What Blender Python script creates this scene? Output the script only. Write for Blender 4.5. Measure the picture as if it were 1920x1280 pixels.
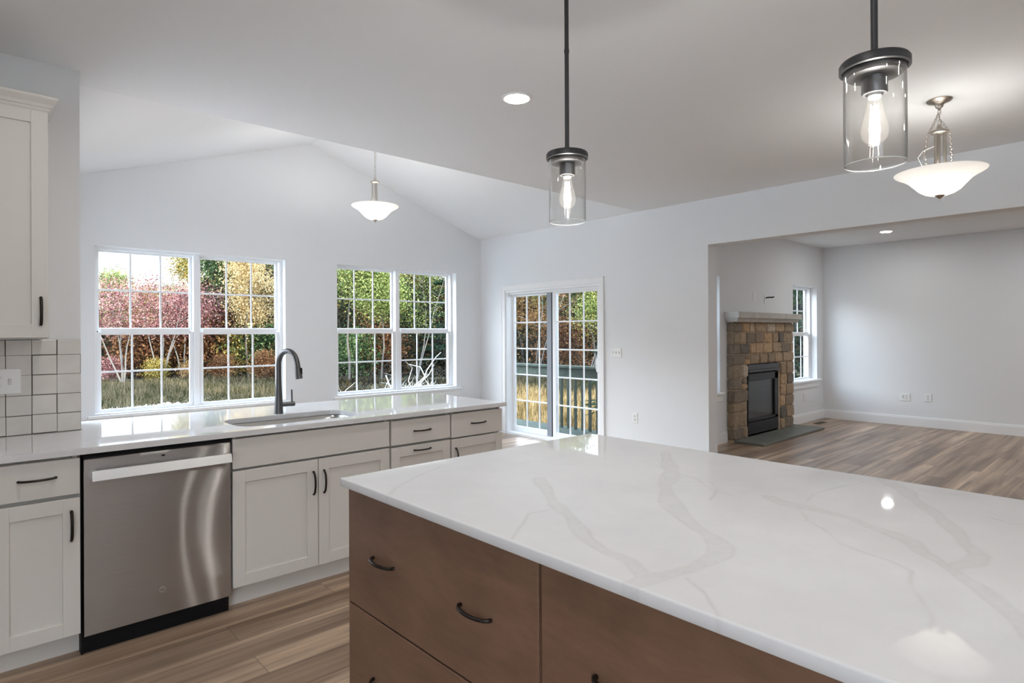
import bpy, bmesh, math, random
import numpy as np
from mathutils import Vector, Matrix, noise as mnoise
PI = math.pi
S = bpy.context.scene
for o in list(bpy.data.objects): bpy.data.objects.remove(o)
COL = S.collection

# ------------------------------------------------------------------ camera
YAW, PITCH, ROLL = 0.7439, 0.0007, -0.0047
cam_d = bpy.data.cameras.new('camera'); cam = bpy.data.objects.new('camera', cam_d); COL.objects.link(cam)
cam_d.sensor_width = 36.0; cam_d.sensor_fit = 'HORIZONTAL'
cam_d.lens = 36.0*1128.74/1920.0
cam_d.shift_y = -15.65/1920.0
cam_d.clip_start = 0.02; cam_d.clip_end = 500
_R = Matrix.Rotation(-YAW, 4, 'Z') @ Matrix.Rotation(PI/2 + PITCH, 4, 'X') @ Matrix.Rotation(ROLL, 4, 'Z')
cam.matrix_world = Matrix.Translation((0, 0, 1.4008)) @ _R
S.camera = cam

# ------------------------------------------------------------------ render look
S.view_settings.view_transform = 'Standard'
S.view_settings.look = 'None'
S.view_settings.gamma = 1.0
S.view_settings.use_curve_mapping = False
S.view_settings.exposure = 0.06
cy = S.cycles
cy.use_denoising = True
cy.max_bounces = 10; cy.diffuse_bounces = 5; cy.glossy_bounces = 4
cy.transmission_bounces = 6; cy.transparent_max_bounces = 16
cy.caustics_reflective = False; cy.caustics_refractive = False
cy.sample_clamp_indirect = 6.0

# ------------------------------------------------------------------ world and sun
W = bpy.data.worlds.new('sky'); S.world = W; W.use_nodes = True
wn = W.node_tree; wn.nodes.clear()
wo = wn.nodes.new('ShaderNodeOutputWorld'); wb = wn.nodes.new('ShaderNodeBackground')
wtc = wn.nodes.new('ShaderNodeTexCoord'); wsx = wn.nodes.new('ShaderNodeSeparateXYZ'); wrp = wn.nodes.new('ShaderNodeValToRGB')
wn.links.new(wtc.outputs['Generated'], wsx.inputs[0]); wn.links.new(wsx.outputs['Z'], wrp.inputs['Fac'])
# clear autumn sky: pale bright horizon, darker zenith
for _i, (_p, _c) in enumerate(((0.0, (.105, .11, .115)), (.165, (.14, .15, .16)), (.25, (.84, .92, 1.0)), (.6, (.58, .70, .86)), (1.0, (.22, .29, .40)))):
    _e = wrp.color_ramp.elements[_i] if _i < 2 else wrp.color_ramp.elements.new(_p)
    _e.position = _p; _e.color = (*_c, 1)
wn.links.new(wrp.outputs[0], wb.inputs['Color'])
wb.inputs['Strength'].default_value = 15.5
wn.links.new(wb.outputs[0], wo.inputs[0])
sun_d = bpy.data.lights.new('sun', 'SUN'); sun_d.energy = 11.0; sun_d.angle = 0.01; sun_d.color = (1, .9, .74)
sun = bpy.data.objects.new('sun', sun_d); COL.objects.link(sun)
sun.rotation_euler = Vector((-.31, .95, -.22)).to_track_quat('-Z', 'Y').to_euler()

# ------------------------------------------------------------------ dimensions (metres)
H = 2.77            # flat ceiling
CT = 0.914          # worktop height
YF = 3.1966         # door-front plane of the sink run
YK = 3.8075         # tiled wall face
YE = 4.0176         # edge of flat ceiling / start of vault
XW = 0.467          # end of tiled wall, left wall of the vaulted room
YW = 6.821          # gable wall face
XD = 5.657          # sliding-door wall face
XL = 10.419         # living room far wall
YFP = 3.8025        # fireplace wall face
XR, ZR = 3.067, 3.642   # ridge
GZ = -1.2           # ground outside

# ------------------------------------------------------------------ materials
MATS = {}
def mat(name, col=(.8,.8,.8), rough=.5, metal=0.0, spec=.5, **kw):
    m = bpy.data.materials.new(name); m.use_nodes = True
    b = m.node_tree.nodes['Principled BSDF']
    b.inputs['Base Color'].default_value = (*col, 1)
    b.inputs['Roughness'].default_value = rough
    b.inputs['Metallic'].default_value = metal
    b.inputs['Specular IOR Level'].default_value = spec
    for k, v in kw.items():
        b.inputs[k].default_value = v
    MATS[name] = m
    return m
def nodes(m): return m.node_tree.nodes, m.node_tree.links, m.node_tree.nodes['Principled BSDF']
def nnode(m, t, **kw):
    n = m.node_tree.nodes.new(t)
    for k, v in kw.items(): setattr(n, k, v)
    return n
def coords(m, scale=(1,1,1), kind='Object'):
    tc = nnode(m, 'ShaderNodeTexCoord'); mp = nnode(m, 'ShaderNodeMapping')
    mp.inputs['Scale'].default_value = scale
    m.node_tree.links.new(tc.outputs[kind], mp.inputs['Vector'])
    return mp.outputs['Vector']
def ramp(m, src, stops):
    r = nnode(m, 'ShaderNodeValToRGB'); e = r.color_ramp.elements
    while len(e) < len(stops): e.new(.5)
    for i, (p, c) in enumerate(stops):
        e[i].position = p; e[i].color = (*c, 1) if len(c) == 3 else c
    m.node_tree.links.new(src, r.inputs['Fac'])
    return r.outputs['Color']
def noise(m, vec, scale, detail=4, rough=.5, dist=0):
    n = nnode(m, 'ShaderNodeTexNoise')
    n.inputs['Scale'].default_value = scale; n.inputs['Detail'].default_value = detail
    n.inputs['Roughness'].default_value = rough; n.inputs['Distortion'].default_value = dist
    m.node_tree.links.new(vec, n.inputs['Vector'])
    return n.outputs['Fac']
def bump(m, src, strength=.2, dist=.002):
    b = nnode(m, 'ShaderNodeBump'); b.inputs['Strength'].default_value = strength; b.inputs['Distance'].default_value = dist
    m.node_tree.links.new(src, b.inputs['Height'])
    m.node_tree.links.new(b.outputs['Normal'], m.node_tree.nodes['Principled BSDF'].inputs['Normal'])
def mixc(m, fac, a, b, mode='MIX'):
    n = nnode(m, 'ShaderNodeMix', data_type='RGBA', blend_type=mode)
    L = m.node_tree.links
    for sock, v in ((n.inputs['Factor'], fac), (n.inputs[6], a), (n.inputs[7], b)):
        if isinstance(v, (int, float)): sock.default_value = v
        elif isinstance(v, tuple): sock.default_value = (*v, 1)
        else: L.new(v, sock)
    return n.outputs[2]

def painted(name, col, rough=.6, amp=.02):
    m = mat(name, col, rough, spec=.3)
    v = coords(m); f = noise(m, v, 90, 3)
    bump(m, f, .06, .001)
    c = ramp(m, noise(m, v, 1.3, 3), [(0, tuple(x*(1-amp) for x in col)), (1, tuple(min(1, x*(1+amp)) for x in col))])
    m.node_tree.links.new(c, m.node_tree.nodes['Principled BSDF'].inputs['Base Color'])
    return m
M_WALL = painted('wall_paint', (.79, .80, .81))
M_CEIL = painted('ceiling_paint', (.85, .86, .87), .8)
M_TRIM = painted('white_trim', (.86, .86, .86), .35, .01)
M_VINYL = painted('white_vinyl', (.88, .89, .90), .3, .01)
M_CAB = painted('cabinet_white', (.70, .675, .64), .4, .015)
M_PLATE = mat('plate_plastic', (.85, .85, .84), .3)
M_SLOT = mat('slot_dark', (.05, .05, .05), .6)
M_GREYTOG = mat('toggle_plastic', (.74, .74, .73), .35)
M_BRONZE = mat('dark_bronze', (.035, .03, .028), .35, .85)
M_GUN = mat('gunmetal', (.115, .113, .115), .34, .9)
M_ROD = mat('charcoal_metal', (.045, .045, .048), .45, .6)
M_NICKEL = mat('brushed_nickel', (.50, .46, .41), .33, 1.0)
M_BLACK = mat('black_plastic', (.006, .006, .007), .6, spec=.2)
M_RUB = mat('firebox_black', (.018, .018, .02), .45, .3)
M_INTER = mat('grey_vinyl', (.27, .29, .32), .5)
M_HOOD = mat('firebox_hood', (.055, .055, .058), .4, .5)

# quartz worktops
def quartz(name, attr=None):
    m = mat(name, (.76, .76, .76), .10, spec=.25)
    N, L, B = nodes(m); v = coords(m)
    f1 = noise(m, v, 6, 6, .6)
    base = ramp(m, f1, [(.3, (.695, .697, .71)), (.7, (.745, .747, .757))])
    if attr:
        a = nnode(m, 'ShaderNodeAttribute'); a.attribute_name = attr
        f2 = noise(m, v, 70, 5, .7)
        vein = ramp(m, f2, [(.25, (.50, .495, .485)), (.75, (.64, .635, .625))])
        base = mixc(m, a.outputs['Fac'], base, vein)
    L.new(base, B.inputs['Base Color'])
    rr = ramp(m, noise(m, v, 30, 2), [(.3, (.022,)*3), (.7, (.036,)*3)])
    L.new(rr, B.inputs['Roughness'])
    return m
M_QUARTZ = quartz('white_quartz'); M_QVEIN = quartz('veined_quartz', 'vein')

# tile
M_TILE = mat('glazed_tile', (.70, .665, .62), .18)
_v = coords(M_TILE); _c = ramp(M_TILE, noise(M_TILE, _v, 7, 3), [(.3, (.62, .59, .555)), (.7, (.72, .685, .645))])
M_TILE.node_tree.links.new(_c, M_TILE.node_tree.nodes['Principled BSDF'].inputs['Base Color'])
bump(M_TILE, noise(M_TILE, _v, 14, 2), .25, .004)
M_GROUT = mat('dark_grout', (.13, .125, .12), .9)

# stained maple of the island
M_WOOD = mat('stained_maple', (.12, .065, .042), .38)
_v = coords(M_WOOD, (1.3, 1.5, 3.0), 'Object')
_f = noise(M_WOOD, _v, 2.6, 6, .62, .6)
_g = noise(M_WOOD, coords(M_WOOD, (8, 8, 60)), 1.0, 4, .6, .8)
_c1 = ramp(M_WOOD, _f, [(.25, (.155, .087, .056)), (.5, (.205, .116, .075)), (.8, (.265, .154, .102))])
_c2 = ramp(M_WOOD, _g, [(.3, (.92, .91, .90)), (.7, (1.05, 1.05, 1.05))])
_c = mixc(M_WOOD, 1.0, _c1, _c2, 'MULTIPLY')
M_WOOD.node_tree.links.new(_c, M_WOOD.node_tree.nodes['Principled BSDF'].inputs['Base Color'])
bump(M_WOOD, _g, .05, .001)

# vinyl plank floor, planks along X
M_FLOOR = mat('plank_floor', (.3, .22, .16), .42)
def build_floor():
    m = M_FLOOR; N, L, B = nodes(m)
    v = coords(m)
    br = nnode(m, 'ShaderNodeTexBrick'); br.offset = .37; br.offset_frequency = 2; br.squash = 1
    br.inputs['Color1'].default_value = (0, 0, 0, 1); br.inputs['Color2'].default_value = (1, 1, 1, 1)
    br.inputs['Mortar'].default_value = (.5, .5, .5, 1)
    br.inputs['Scale'].default_value = 1; br.inputs['Mortar Size'].default_value = .0012; br.inputs['Mortar Smooth'].default_value = .1
    br.inputs['Bias'].default_value = 0; br.inputs['Brick Width'].default_value = 1.5; br.inputs['Row Height'].default_value = .18
    L.new(v, br.inputs['Vector'])
    # shift the grain of every plank
    sep = nnode(m, 'ShaderNodeSeparateXYZ'); L.new(v, sep.inputs[0])
    off = nnode(m, 'ShaderNodeMath', operation='MULTIPLY'); L.new(br.outputs['Color'], off.inputs[0]); off.inputs[1].default_value = 17.0
    cmb = nnode(m, 'ShaderNodeCombineXYZ'); L.new(sep.outputs[0], cmb.inputs[0]); L.new(sep.outputs[1], cmb.inputs[1]); L.new(off.outputs[0], cmb.inputs[2])
    def stretch(sx, sy, scale, det, dist, rough=.55):
        mp = nnode(m, 'ShaderNodeMapping'); mp.inputs['Scale'].default_value = (sx, sy, 1); L.new(cmb.outputs[0], mp.inputs['Vector'])
        return noise(m, mp.outputs['Vector'], scale, det, rough, dist)
    mpc = nnode(m, 'ShaderNodeMapping'); mpc.inputs['Scale'].default_value = (.30, 7.0, 1); L.new(v, mpc.inputs['Vector'])
    g0 = noise(m, mpc.outputs['Vector'], 1.0, 5, .55, .7)                   # long streaks that run on across the boards
    g1 = stretch(.5, 9.0, 1.0, 4, .6)                                       # streaks of each board
    g2 = stretch(2.2, 55, 1.0, 5, .2)                                       # fine grain
    gm = nnode(m, 'ShaderNodeMix', data_type='FLOAT'); gm.inputs[0].default_value = .42
    L.new(g0, gm.inputs[2]); L.new(g1, gm.inputs[3])
    c1 = ramp(m, gm.outputs[0], [(.34, (.140, .092, .060)), (.44, (.230, .155, .105)), (.52, (.36, .255, .178)), (.62, (.60, .445, .315))])
    c2 = ramp(m, g2, [(.3, (.80, .79, .78)), (.7, (1.14, 1.13, 1.12))])
    c = mixc(m, 1.0, c1, c2, 'MULTIPLY')
    t = ramp(m, br.outputs['Color'], [(0, (.93, .92, .92)), (1, (1.06, 1.05, 1.03))])
    c = mixc(m, 1.0, c, t, 'MULTIPLY')
    c = mixc(m, br.outputs['Fac'], c, (.10, .072, .052))
    L.new(c, B.inputs['Base Color'])
    r = ramp(m, g2, [(.2, (.28,)*3), (.8, (.40,)*3)]); L.new(r, B.inputs['Roughness'])
    bump(m, g2, .08, .001)
build_floor()

# stainless
M_STEEL = bpy.data.materials.new('brushed_stainless'); M_STEEL.use_nodes = True
def build_steel():
    N, L = M_STEEL.node_tree.nodes, M_STEEL.node_tree.links; N.clear()
    o = N.new('ShaderNodeOutputMaterial')
    v = coords(M_STEEL, (1.2, 1.2, 320)); f = noise(M_STEEL, v, 3, 3)
    col = ramp(M_STEEL, f, [(.3, (.58, .575, .57)), (.7, (.66, .655, .65))])
    t = N.new('ShaderNodeCombineXYZ'); t.inputs[0].default_value = 1.0
    a = N.new('ShaderNodeBsdfAnisotropic'); a.inputs['Roughness'].default_value = .26; a.inputs['Anisotropy'].default_value = .90
    b = N.new('ShaderNodeBsdfAnisotropic'); b.inputs['Roughness'].default_value = .36
    mx = N.new('ShaderNodeMixShader'); mx.inputs[0].default_value = .58
    L.new(t.outputs[0], a.inputs['Tangent'])
    for q in (a, b): L.new(col, q.inputs['Color'])
    L.new(a.outputs[0], mx.inputs[1]); L.new(b.outputs[0], mx.inputs[2]); L.new(mx.outputs[0], o.inputs[0])
build_steel()
M_SHINY = mat('satin_steel', (.74, .74, .745), .34, 1.0)
M_SINK = mat('sink_steel', (.55, .55, .55), .22, 1.0)

# thin clear glass
def thin_glass(name, tint=(1, 1, 1), rough=0.0, boost=1.0, glow=0.0):
    m = bpy.data.materials.new(name); m.use_nodes = True
    N, L = m.node_tree.nodes, m.node_tree.links; N.clear()
    o = N.new('ShaderNodeOutputMaterial'); mx = N.new('ShaderNodeMixShader')
    t = N.new('ShaderNodeBsdfTransparent'); t.inputs[0].default_value = (*tint, 1)
    g = N.new('ShaderNodeBsdfGlossy'); g.inputs['Roughness'].default_value = rough
    lw = N.new('ShaderNodeLayerWeight'); lw.inputs['Blend'].default_value = .5
    pw = N.new('ShaderNodeMath'); pw.operation = 'POWER'; pw.inputs[1].default_value = 4.0
    mul = N.new('ShaderNodeMath'); mul.operation = 'MULTIPLY_ADD'; mul.inputs[1].default_value = .75*boost; mul.inputs[2].default_value = .018*boost
    L.new(lw.outputs['Facing'], pw.inputs[0]); L.new(pw.outputs[0], mul.inputs[0]); L.new(mul.outputs[0], mx.inputs[0])
    L.new(t.outputs[0], mx.inputs[1]); L.new(g.outputs[0], mx.inputs[2]); L.new(mx.outputs[0], o.inputs[0])
    if glow:
        e = N.new('ShaderNodeEmission'); e.inputs[0].default_value = (1, .95, .88, 1); e.inputs[1].default_value = glow
        ad = N.new('ShaderNodeAddShader'); L.new(mx.outputs[0], ad.inputs[0]); L.new(e.outputs[0], ad.inputs[1]); L.new(ad.outputs[0], o.inputs[0])
    return m
M_PANE = thin_glass('window_glass', (.985, .99, .985), boost=.35)
M_SHADE = thin_glass('clear_shade_glass', (.99, .99, .985), boost=1.7)
M_BULB = thin_glass('bulb_glass', (1, .99, .97), glow=.12)

def emit(name, col, strength):
    m = bpy.data.materials.new(name); m.use_nodes = True
    N, L = m.node_tree.nodes, m.node_tree.links; N.clear()
    o = N.new('ShaderNodeOutputMaterial'); e = N.new('ShaderNodeEmission')
    e.inputs[0].default_value = (*col, 1); e.inputs[1].default_value = strength
    L.new(e.outputs[0], o.inputs[0]); return m
WARM = (1, .97, .92)
M_LENS = emit('downlight_lens', (1, .93, .84), 30)
M_FIL = emit('filament_glow', (1, .92, .82), 70)
M_RIM = mat('polished_glass_rim', (.8, .82, .82), .08, 0, .8, Alpha=.55)  # whitish colour paints the bright glint along the glass rim
# frosted alabaster bowl: translucent
M_BOWL = bpy.data.materials.new('frosted_bowl_glass'); M_BOWL.use_nodes = True
def build_bowl():
    N, L = M_BOWL.node_tree.nodes, M_BOWL.node_tree.links; N.clear()
    o = N.new('ShaderNodeOutputMaterial')
    d = N.new('ShaderNodeBsdfDiffuse'); d.inputs[0].default_value = (.85, .83, .80, 1)
    t = N.new('ShaderNodeBsdfTranslucent'); t.inputs[0].default_value = (.92, .89, .84, 1)
    g = N.new('ShaderNodeBsdfGlossy'); g.inputs['Roughness'].default_value = .3
    m1 = N.new('ShaderNodeMixShader'); m1.inputs[0].default_value = .55
    m2 = N.new('ShaderNodeMixShader'); m2.inputs[0].default_value = .04
    L.new(d.outputs[0], m1.inputs[1]); L.new(t.outputs[0], m1.inputs[2])
    L.new(m1.outputs[0], m2.inputs[1]); L.new(g.outputs[0], m2.inputs[2])
    e = N.new('ShaderNodeEmission'); e.inputs[0].default_value = (1, .98, .95, 1); e.inputs[1].default_value = .28   # the lit lamp glass itself glows
    ad = N.new('ShaderNodeAddShader'); L.new(m2.outputs[0], ad.inputs[0]); L.new(e.outputs[0], ad.inputs[1]); L.new(ad.outputs[0], o.inputs[0])
build_bowl()

# stone
M_STONE = mat('field_stone', (.2, .15, .1), .85)
def build_stone():
    m = M_STONE; N, L, B = nodes(m); v = coords(m)
    a = nnode(m, 'ShaderNodeAttribute'); a.attribute_name = 'tint'
    f = noise(m, v, 18, 6, .65, .6)
    c = ramp(m, a.outputs['Fac'], [(0, (.16, .145, .13)), (.3, (.30, .235, .17)), (.55, (.43, .32, .215)), (.8, (.52, .345, .20)), (1, (.52, .45, .36))])
    k = ramp(m, f, [(.25, (.55, .55, .56)), (.75, (1.35, 1.28, 1.18))])
    L.new(mixc(m, 1.0, c, k, 'MULTIPLY'), B.inputs['Base Color'])
    bump(m, f, .7, .012)
build_stone()
M_MORTAR = mat('sand_mortar', (.55, .43, .30), .95)
_v = coords(M_MORTAR); bump(M_MORTAR, noise(M_MORTAR, _v, 60, 4), .4, .004)
M_LIME = mat('limestone', (.40, .385, .355), .75)
_v = coords(M_LIME); _f = noise(M_LIME, _v, 9, 6, .6)
M_LIME.node_tree.links.new(ramp(M_LIME, _f, [(.3, (.47, .445, .40)), (.7, (.58, .555, .51))]), M_LIME.node_tree.nodes['Principled BSDF'].inputs['Base Color'])
bump(M_LIME, _f, .25, .004)
M_SLATE = mat('grey_green_slate', (.15, .155, .135), .55)
_v = coords(M_SLATE); _f = noise(M_SLATE, _v, 5, 5)
M_SLATE.node_tree.links.new(ramp(M_SLATE, _f, [(.3, (.135, .14, .12)), (.7, (.175, .18, .155))]), M_SLATE.node_tree.nodes['Principled BSDF'].inputs['Base Color'])
# firebox screen: fine hanging mesh
M_SCREEN = mat('mesh_screen', (.1, .1, .1), .4, .6)
_v = coords(M_SCREEN, (1, 1, .35))
_w = nnode(M_SCREEN, 'ShaderNodeTexWave', wave_type='BANDS', bands_direction='X'); _w.inputs['Scale'].default_value = 13; _w.inputs['Distortion'].default_value = 2.2; _w.inputs['Detail'].default_value = 1.5; _w.inputs['Detail Scale'].default_value = .8
M_SCREEN.node_tree.links.new(_v, _w.inputs['Vector'])
M_SCREEN.node_tree.links.new(ramp(M_SCREEN, _w.outputs['Fac'], [(.2, (.012, .012, .013)), (.8, (.085, .087, .088))]), M_SCREEN.node_tree.nodes['Principled BSDF'].inputs['Base Color'])

# outdoors
def leafy(name, a, b, c, speck=None):
    m = bpy.data.materials.new(name); m.use_nodes = True
    N, L = m.node_tree.nodes, m.node_tree.links
    for n in list(N):
        if n.type == 'BSDF_PRINCIPLED': N.remove(n)
    o = [n for n in N if n.type == 'OUTPUT_MATERIAL'][0]
    d = N.new('ShaderNodeBsdfDiffuse'); t = N.new('ShaderNodeBsdfTranslucent'); mx = N.new('ShaderNodeMixShader'); mx.inputs[0].default_value = .35
    v = coords(m); f = noise(m, v, 1.3, 5, .75)
    gi = nnode(m, 'ShaderNodeNewGeometry'); mm = nnode(m, 'ShaderNodeMath', operation='MULTIPLY_ADD'); mm.inputs[1].default_value = .45; mm.inputs[2].default_value = -.22
    ad = nnode(m, 'ShaderNodeMath', operation='ADD'); L.new(gi.outputs['Random Per Island'], mm.inputs[0]); L.new(mm.outputs[0], ad.inputs[0]); L.new(f, ad.inputs[1])
    stops = [(.30, tuple(x*.5 for x in a)), (.42, a), (.52, b), (.66, c), (.80, tuple(min(.8, x*1.35) for x in c))] if not speck else [(.0, a), (.55, a), (.60, b), (.68, c), (.76, speck), (.85, a)]
    col = ramp(m, ad.outputs[0], stops)
    L.new(col, d.inputs[0]); L.new(col, t.inputs[0]); L.new(d.outputs[0], mx.inputs[1]); L.new(t.outputs[0], mx.inputs[2]); L.new(mx.outputs[0], o.inputs[0])
    return m
LEAF = {
 'red':    leafy('leaves_red', (.12, .04, .045), (.23, .09, .098), (.36, .225, .20)),
 'rust':   leafy('leaves_rust', (.07, .03, .017), (.14, .065, .03), (.22, .12, .06)),
 'orange': leafy('leaves_orange', (.20, .10, .03), (.33, .19, .07), (.42, .29, .14)),
 'yellow': leafy('leaves_yellow', (.16, .12, .025), (.27, .21, .05), (.38, .32, .11)),
 'cream':  leafy('leaves_pale_gold', (.34, .23, .10), (.50, .37, .18), (.60, .49, .29)),
 'lime':   leafy('leaves_lime', (.08, .11, .03), (.17, .21, .06), (.28, .32, .12)),
 'green':  leafy('leaves_green', (.03, .06, .025), (.06, .10, .04), (.11, .16, .07)),
 'pine':   leafy('needles_dark', (.012, .03, .018), (.025, .05, .03), (.05, .08, .05)),
 'dark':   leafy('understory_leaves', (.014, .014, .011), (.038, .036, .021), (.080, .056, .028), (.19, .125, .045)),  # forest-interior shade is put into these near-black leaf colours
}
M_BARK = mat('pale_bark', (.135, .128, .118), .9, spec=.1)
M_BARKD = mat('dark_bark', (.075, .065, .055), .9)
M_DEAD = mat('bleached_wood', (.52, .49, .44), .85)
M_DECK = mat('treated_lumber', (.125, .15, .125), .9, spec=.05)
_v = coords(M_DECK, (3, 3, 3)); _f = noise(M_DECK, _v, 4, 5)
M_DECK.node_tree.links.new(ramp(M_DECK, _f, [(.3, (.050, .062, .052)), (.7, (.080, .095, .080))]), M_DECK.node_tree.nodes['Principled BSDF'].inputs['Base Color'])
M_GROUND = mat('meadow_soil', (.2, .17, .08), .95)
_v = coords(M_GROUND); _f = noise(M_GROUND, _v, .5, 8, .7)
M_GROUND.node_tree.links.new(ramp(M_GROUND, _f, [(.3, (.032, .035, .015)), (.5, (.055, .052, .026)), (.7, (.09, .074, .04))]), M_GROUND.node_tree.nodes['Principled BSDF'].inputs['Base Color'])
M_GRASS = leafy('dry_grass', (.036, .039, .017), (.078, .067, .037), (.135, .108, .068))
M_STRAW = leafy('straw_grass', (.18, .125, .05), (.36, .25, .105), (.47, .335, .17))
M_GRAVEL = mat('white_gravel', (.72, .71, .69), .9)
_v = coords(M_GRAVEL); _f = noise(M_GRAVEL, _v, 14, 5)
M_GRAVEL.node_tree.links.new(ramp(M_GRAVEL, _f, [(.3, (.5, .49, .47)), (.6, (.8, .79, .78))]), M_GRAVEL.node_tree.nodes['Principled BSDF'].inputs['Base Color'])
M_SHADEBLOCK = mat('shade_block_grey', (.5, .5, .5), .8)

# ------------------------------------------------------------------ mesh helpers
class MB:
    """collects shapes into one mesh"""
    def __init__(s): s.bm = bmesh.new()
    def _merge(s, b):
        me = bpy.data.meshes.new('tmp'); b.to_mesh(me); b.free(); s.bm.from_mesh(me); bpy.data.meshes.remove(me)
    def box(s, x0, y0, z0, x1, y1, z1, bev=0, seg=2):
        x0, x1 = min(x0, x1), max(x0, x1); y0, y1 = min(y0, y1), max(y0, y1); z0, z1 = min(z0, z1), max(z0, z1)
        b = bmesh.new()
        v = [b.verts.new((x, y, z)) for x in (x0, x1) for y in (y0, y1) for z in (z0, z1)]
        for f in ((0,1,3,2), (4,6,7,5), (0,4,5,1), (2,3,7,6), (0,2,6,4), (1,5,7,3)): b.faces.new([v[i] for i in f])
        if bev > 0: bmesh.ops.bevel(b, geom=list(b.edges), offset=bev, segments=seg, affect='EDGES', profile=.5)
        s._merge(b); return s
    def lathe(s, prof, cx=0, cy=0, seg=32, cap0=False, cap1=False, sx=1, sy=1, axis='z'):
        b = s.bm; rings = []
        for r, z in prof:
            ring = []
            for i in range(seg):
                a = 2*PI*i/seg; u, w = r*math.cos(a)*sx, r*math.sin(a)*sy
                if axis == 'z': p = (cx+u, cy+w, z)
                elif axis == 'y': p = (cx+u, z, cy+w)
                else: p = (z, cx+u, cy+w)
                ring.append(b.verts.new(p))
            rings.append(ring)
        for r0, r1 in zip(rings, rings[1:]):
            for i in range(seg):
                j = (i+1) % seg; b.faces.new((r0[i], r0[j], r1[j], r1[i]))
        if cap0: b.faces.new(rings[0][::-1])
        if cap1: b.faces.new(rings[-1])
        return s
    def tube(s, pts, rad, seg=10, caps=True, flat=None):
        pts = [Vector(p) for p in pts]; n = len(pts)
        if not hasattr(rad, '__len__'): rad = [rad]*n
        b = s.bm; rings = []; up = None
        for i, p in enumerate(pts):
            t = (pts[min(i+1, n-1)] - pts[max(i-1, 0)]).normalized()
            if up is None:
                up = Vector((0, 0, 1)) if abs(t.z) < .9 else Vector((1, 0, 0))
            sd = t.cross(up).normalized(); up = sd.cross(t).normalized()
            ring = []
            for k in range(seg):
                a = 2*PI*k/seg; fx = flat if flat else 1
                ring.append(b.verts.new(p + sd*math.cos(a)*rad[i]*fx + up*math.sin(a)*rad[i]))
            rings.append(ring)
        for r0, r1 in zip(rings, rings[1:]):
            for i in range(seg):
                j = (i+1) % seg; b.faces.new((r0[i], r0[j], r1[j], r1[i]))
        if caps: b.faces.new(rings[0][::-1]); b.faces.new(rings[-1])
        return s
    def torus(s, c, R, r, m, seg=12, sub=6, sx=1.0, sy=1.0):
        b = s.bm; rings = []
        for i in range(seg):
            a = 2*PI*i/seg; ring = []
            for k in range(sub):
                q = 2*PI*k/sub
                p = Vector(((R*sx+r*math.cos(q))*math.cos(a), (R*sy+r*math.cos(q))*math.sin(a), r*math.sin(q)))
                ring.append(b.verts.new(Vector(c) + m @ p))
            rings.append(ring)
        for i in range(seg):
            r0, r1 = rings[i], rings[(i+1) % seg]
            for k in range(sub):
                l = (k+1) % sub; b.faces.new((r0[k], r1[k], r1[l], r0[l]))
        return s
    def prism(s, poly, axis, a, c):
        """poly of 2D points extruded from a to c along axis"""
        def P(u, w, t): return {'x': (t, u, w), 'y': (u, t, w), 'z': (u, w, t)}[axis]
        b = bmesh.new()
        v0 = [b.verts.new(P(u, w, a)) for u, w in poly]; v1 = [b.verts.new(P(u, w, c)) for u, w in poly]
        b.faces.new(v0); b.faces.new(v1[::-1]); n = len(poly)
        for i in range(n):
            j = (i+1) % n; b.faces.new((v0[j], v0[i], v1[i], v1[j]))
        bmesh.ops.recalc_face_normals(b, faces=b.faces)
        s._merge(b); return s

def children_offset(p):
    o = Vector((0, 0, 0))
    while p is not None: o += p.location; p = p.parent
    return o
def obj(name, mb, m, parent=None, smooth=False, world=False, angle=.6, label=None):
    me = bpy.data.meshes.new(name)
    bm = mb.bm if isinstance(mb, MB) else mb
    bmesh.ops.recalc_face_normals(bm, faces=bm.faces) if smooth != 'raw' else None
    if world and parent is not None:
        bmesh.ops.translate(bm, verts=bm.verts, vec=-children_offset(parent))
    bm.to_mesh(me); bm.free()
    if smooth:
        me.shade_smooth()
        try: me.set_sharp_from_angle(angle=angle)
        except Exception: pass
    o = bpy.data.objects.new(name, me); COL.objects.link(o)
    me.materials.append(m)
    if parent is not None: o.parent = parent
    if label: o['label'] = label
    return o
def tag(o, label, cat, group=None, kind=None):
    if label: o['label'] = label
    if cat: o['category'] = cat
    if group: o['group'] = group
    if kind: o['kind'] = kind
    return o
def thing(name, label, cat, loc=(0, 0, 0), rotz=0, group=None):
    o = bpy.data.objects.new(name, None); COL.objects.link(o)
    o.empty_display_size = .1; o.location = loc; o.rotation_euler = (0, 0, rotz)
    return tag(o, label, cat, group)
def struct(name, mb, m, label=None, smooth=False):
    o = obj(name, mb, m, smooth=smooth); o['kind'] = 'structure'
    if label: o['label'] = label
    return o
def sroot(name, loc, label=None):
    o = bpy.data.objects.new(name, None); COL.objects.link(o); o.location = loc; o['kind'] = 'structure'
    if label: o['label'] = label
    return o
def dup(root, loc=None, rotz=None, label=None, group=None):
    def cp(o, par):
        c = o.copy(); COL.objects.link(c)
        if par is not None: c.parent = par
        for ch in kids.get(o.name, []): cp(ch, c)
        return c
    kids = {}
    def walk(o):
        kids[o.name] = list(o.children)
        for ch in o.children: walk(ch)
    walk(root)
    r = cp(root, None)
    if loc is not None: r.location = loc
    if rotz is not None: r.rotation_euler = (0, 0, rotz)
    if label: r['label'] = label
    if group: r['group'] = group
    return r

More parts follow.
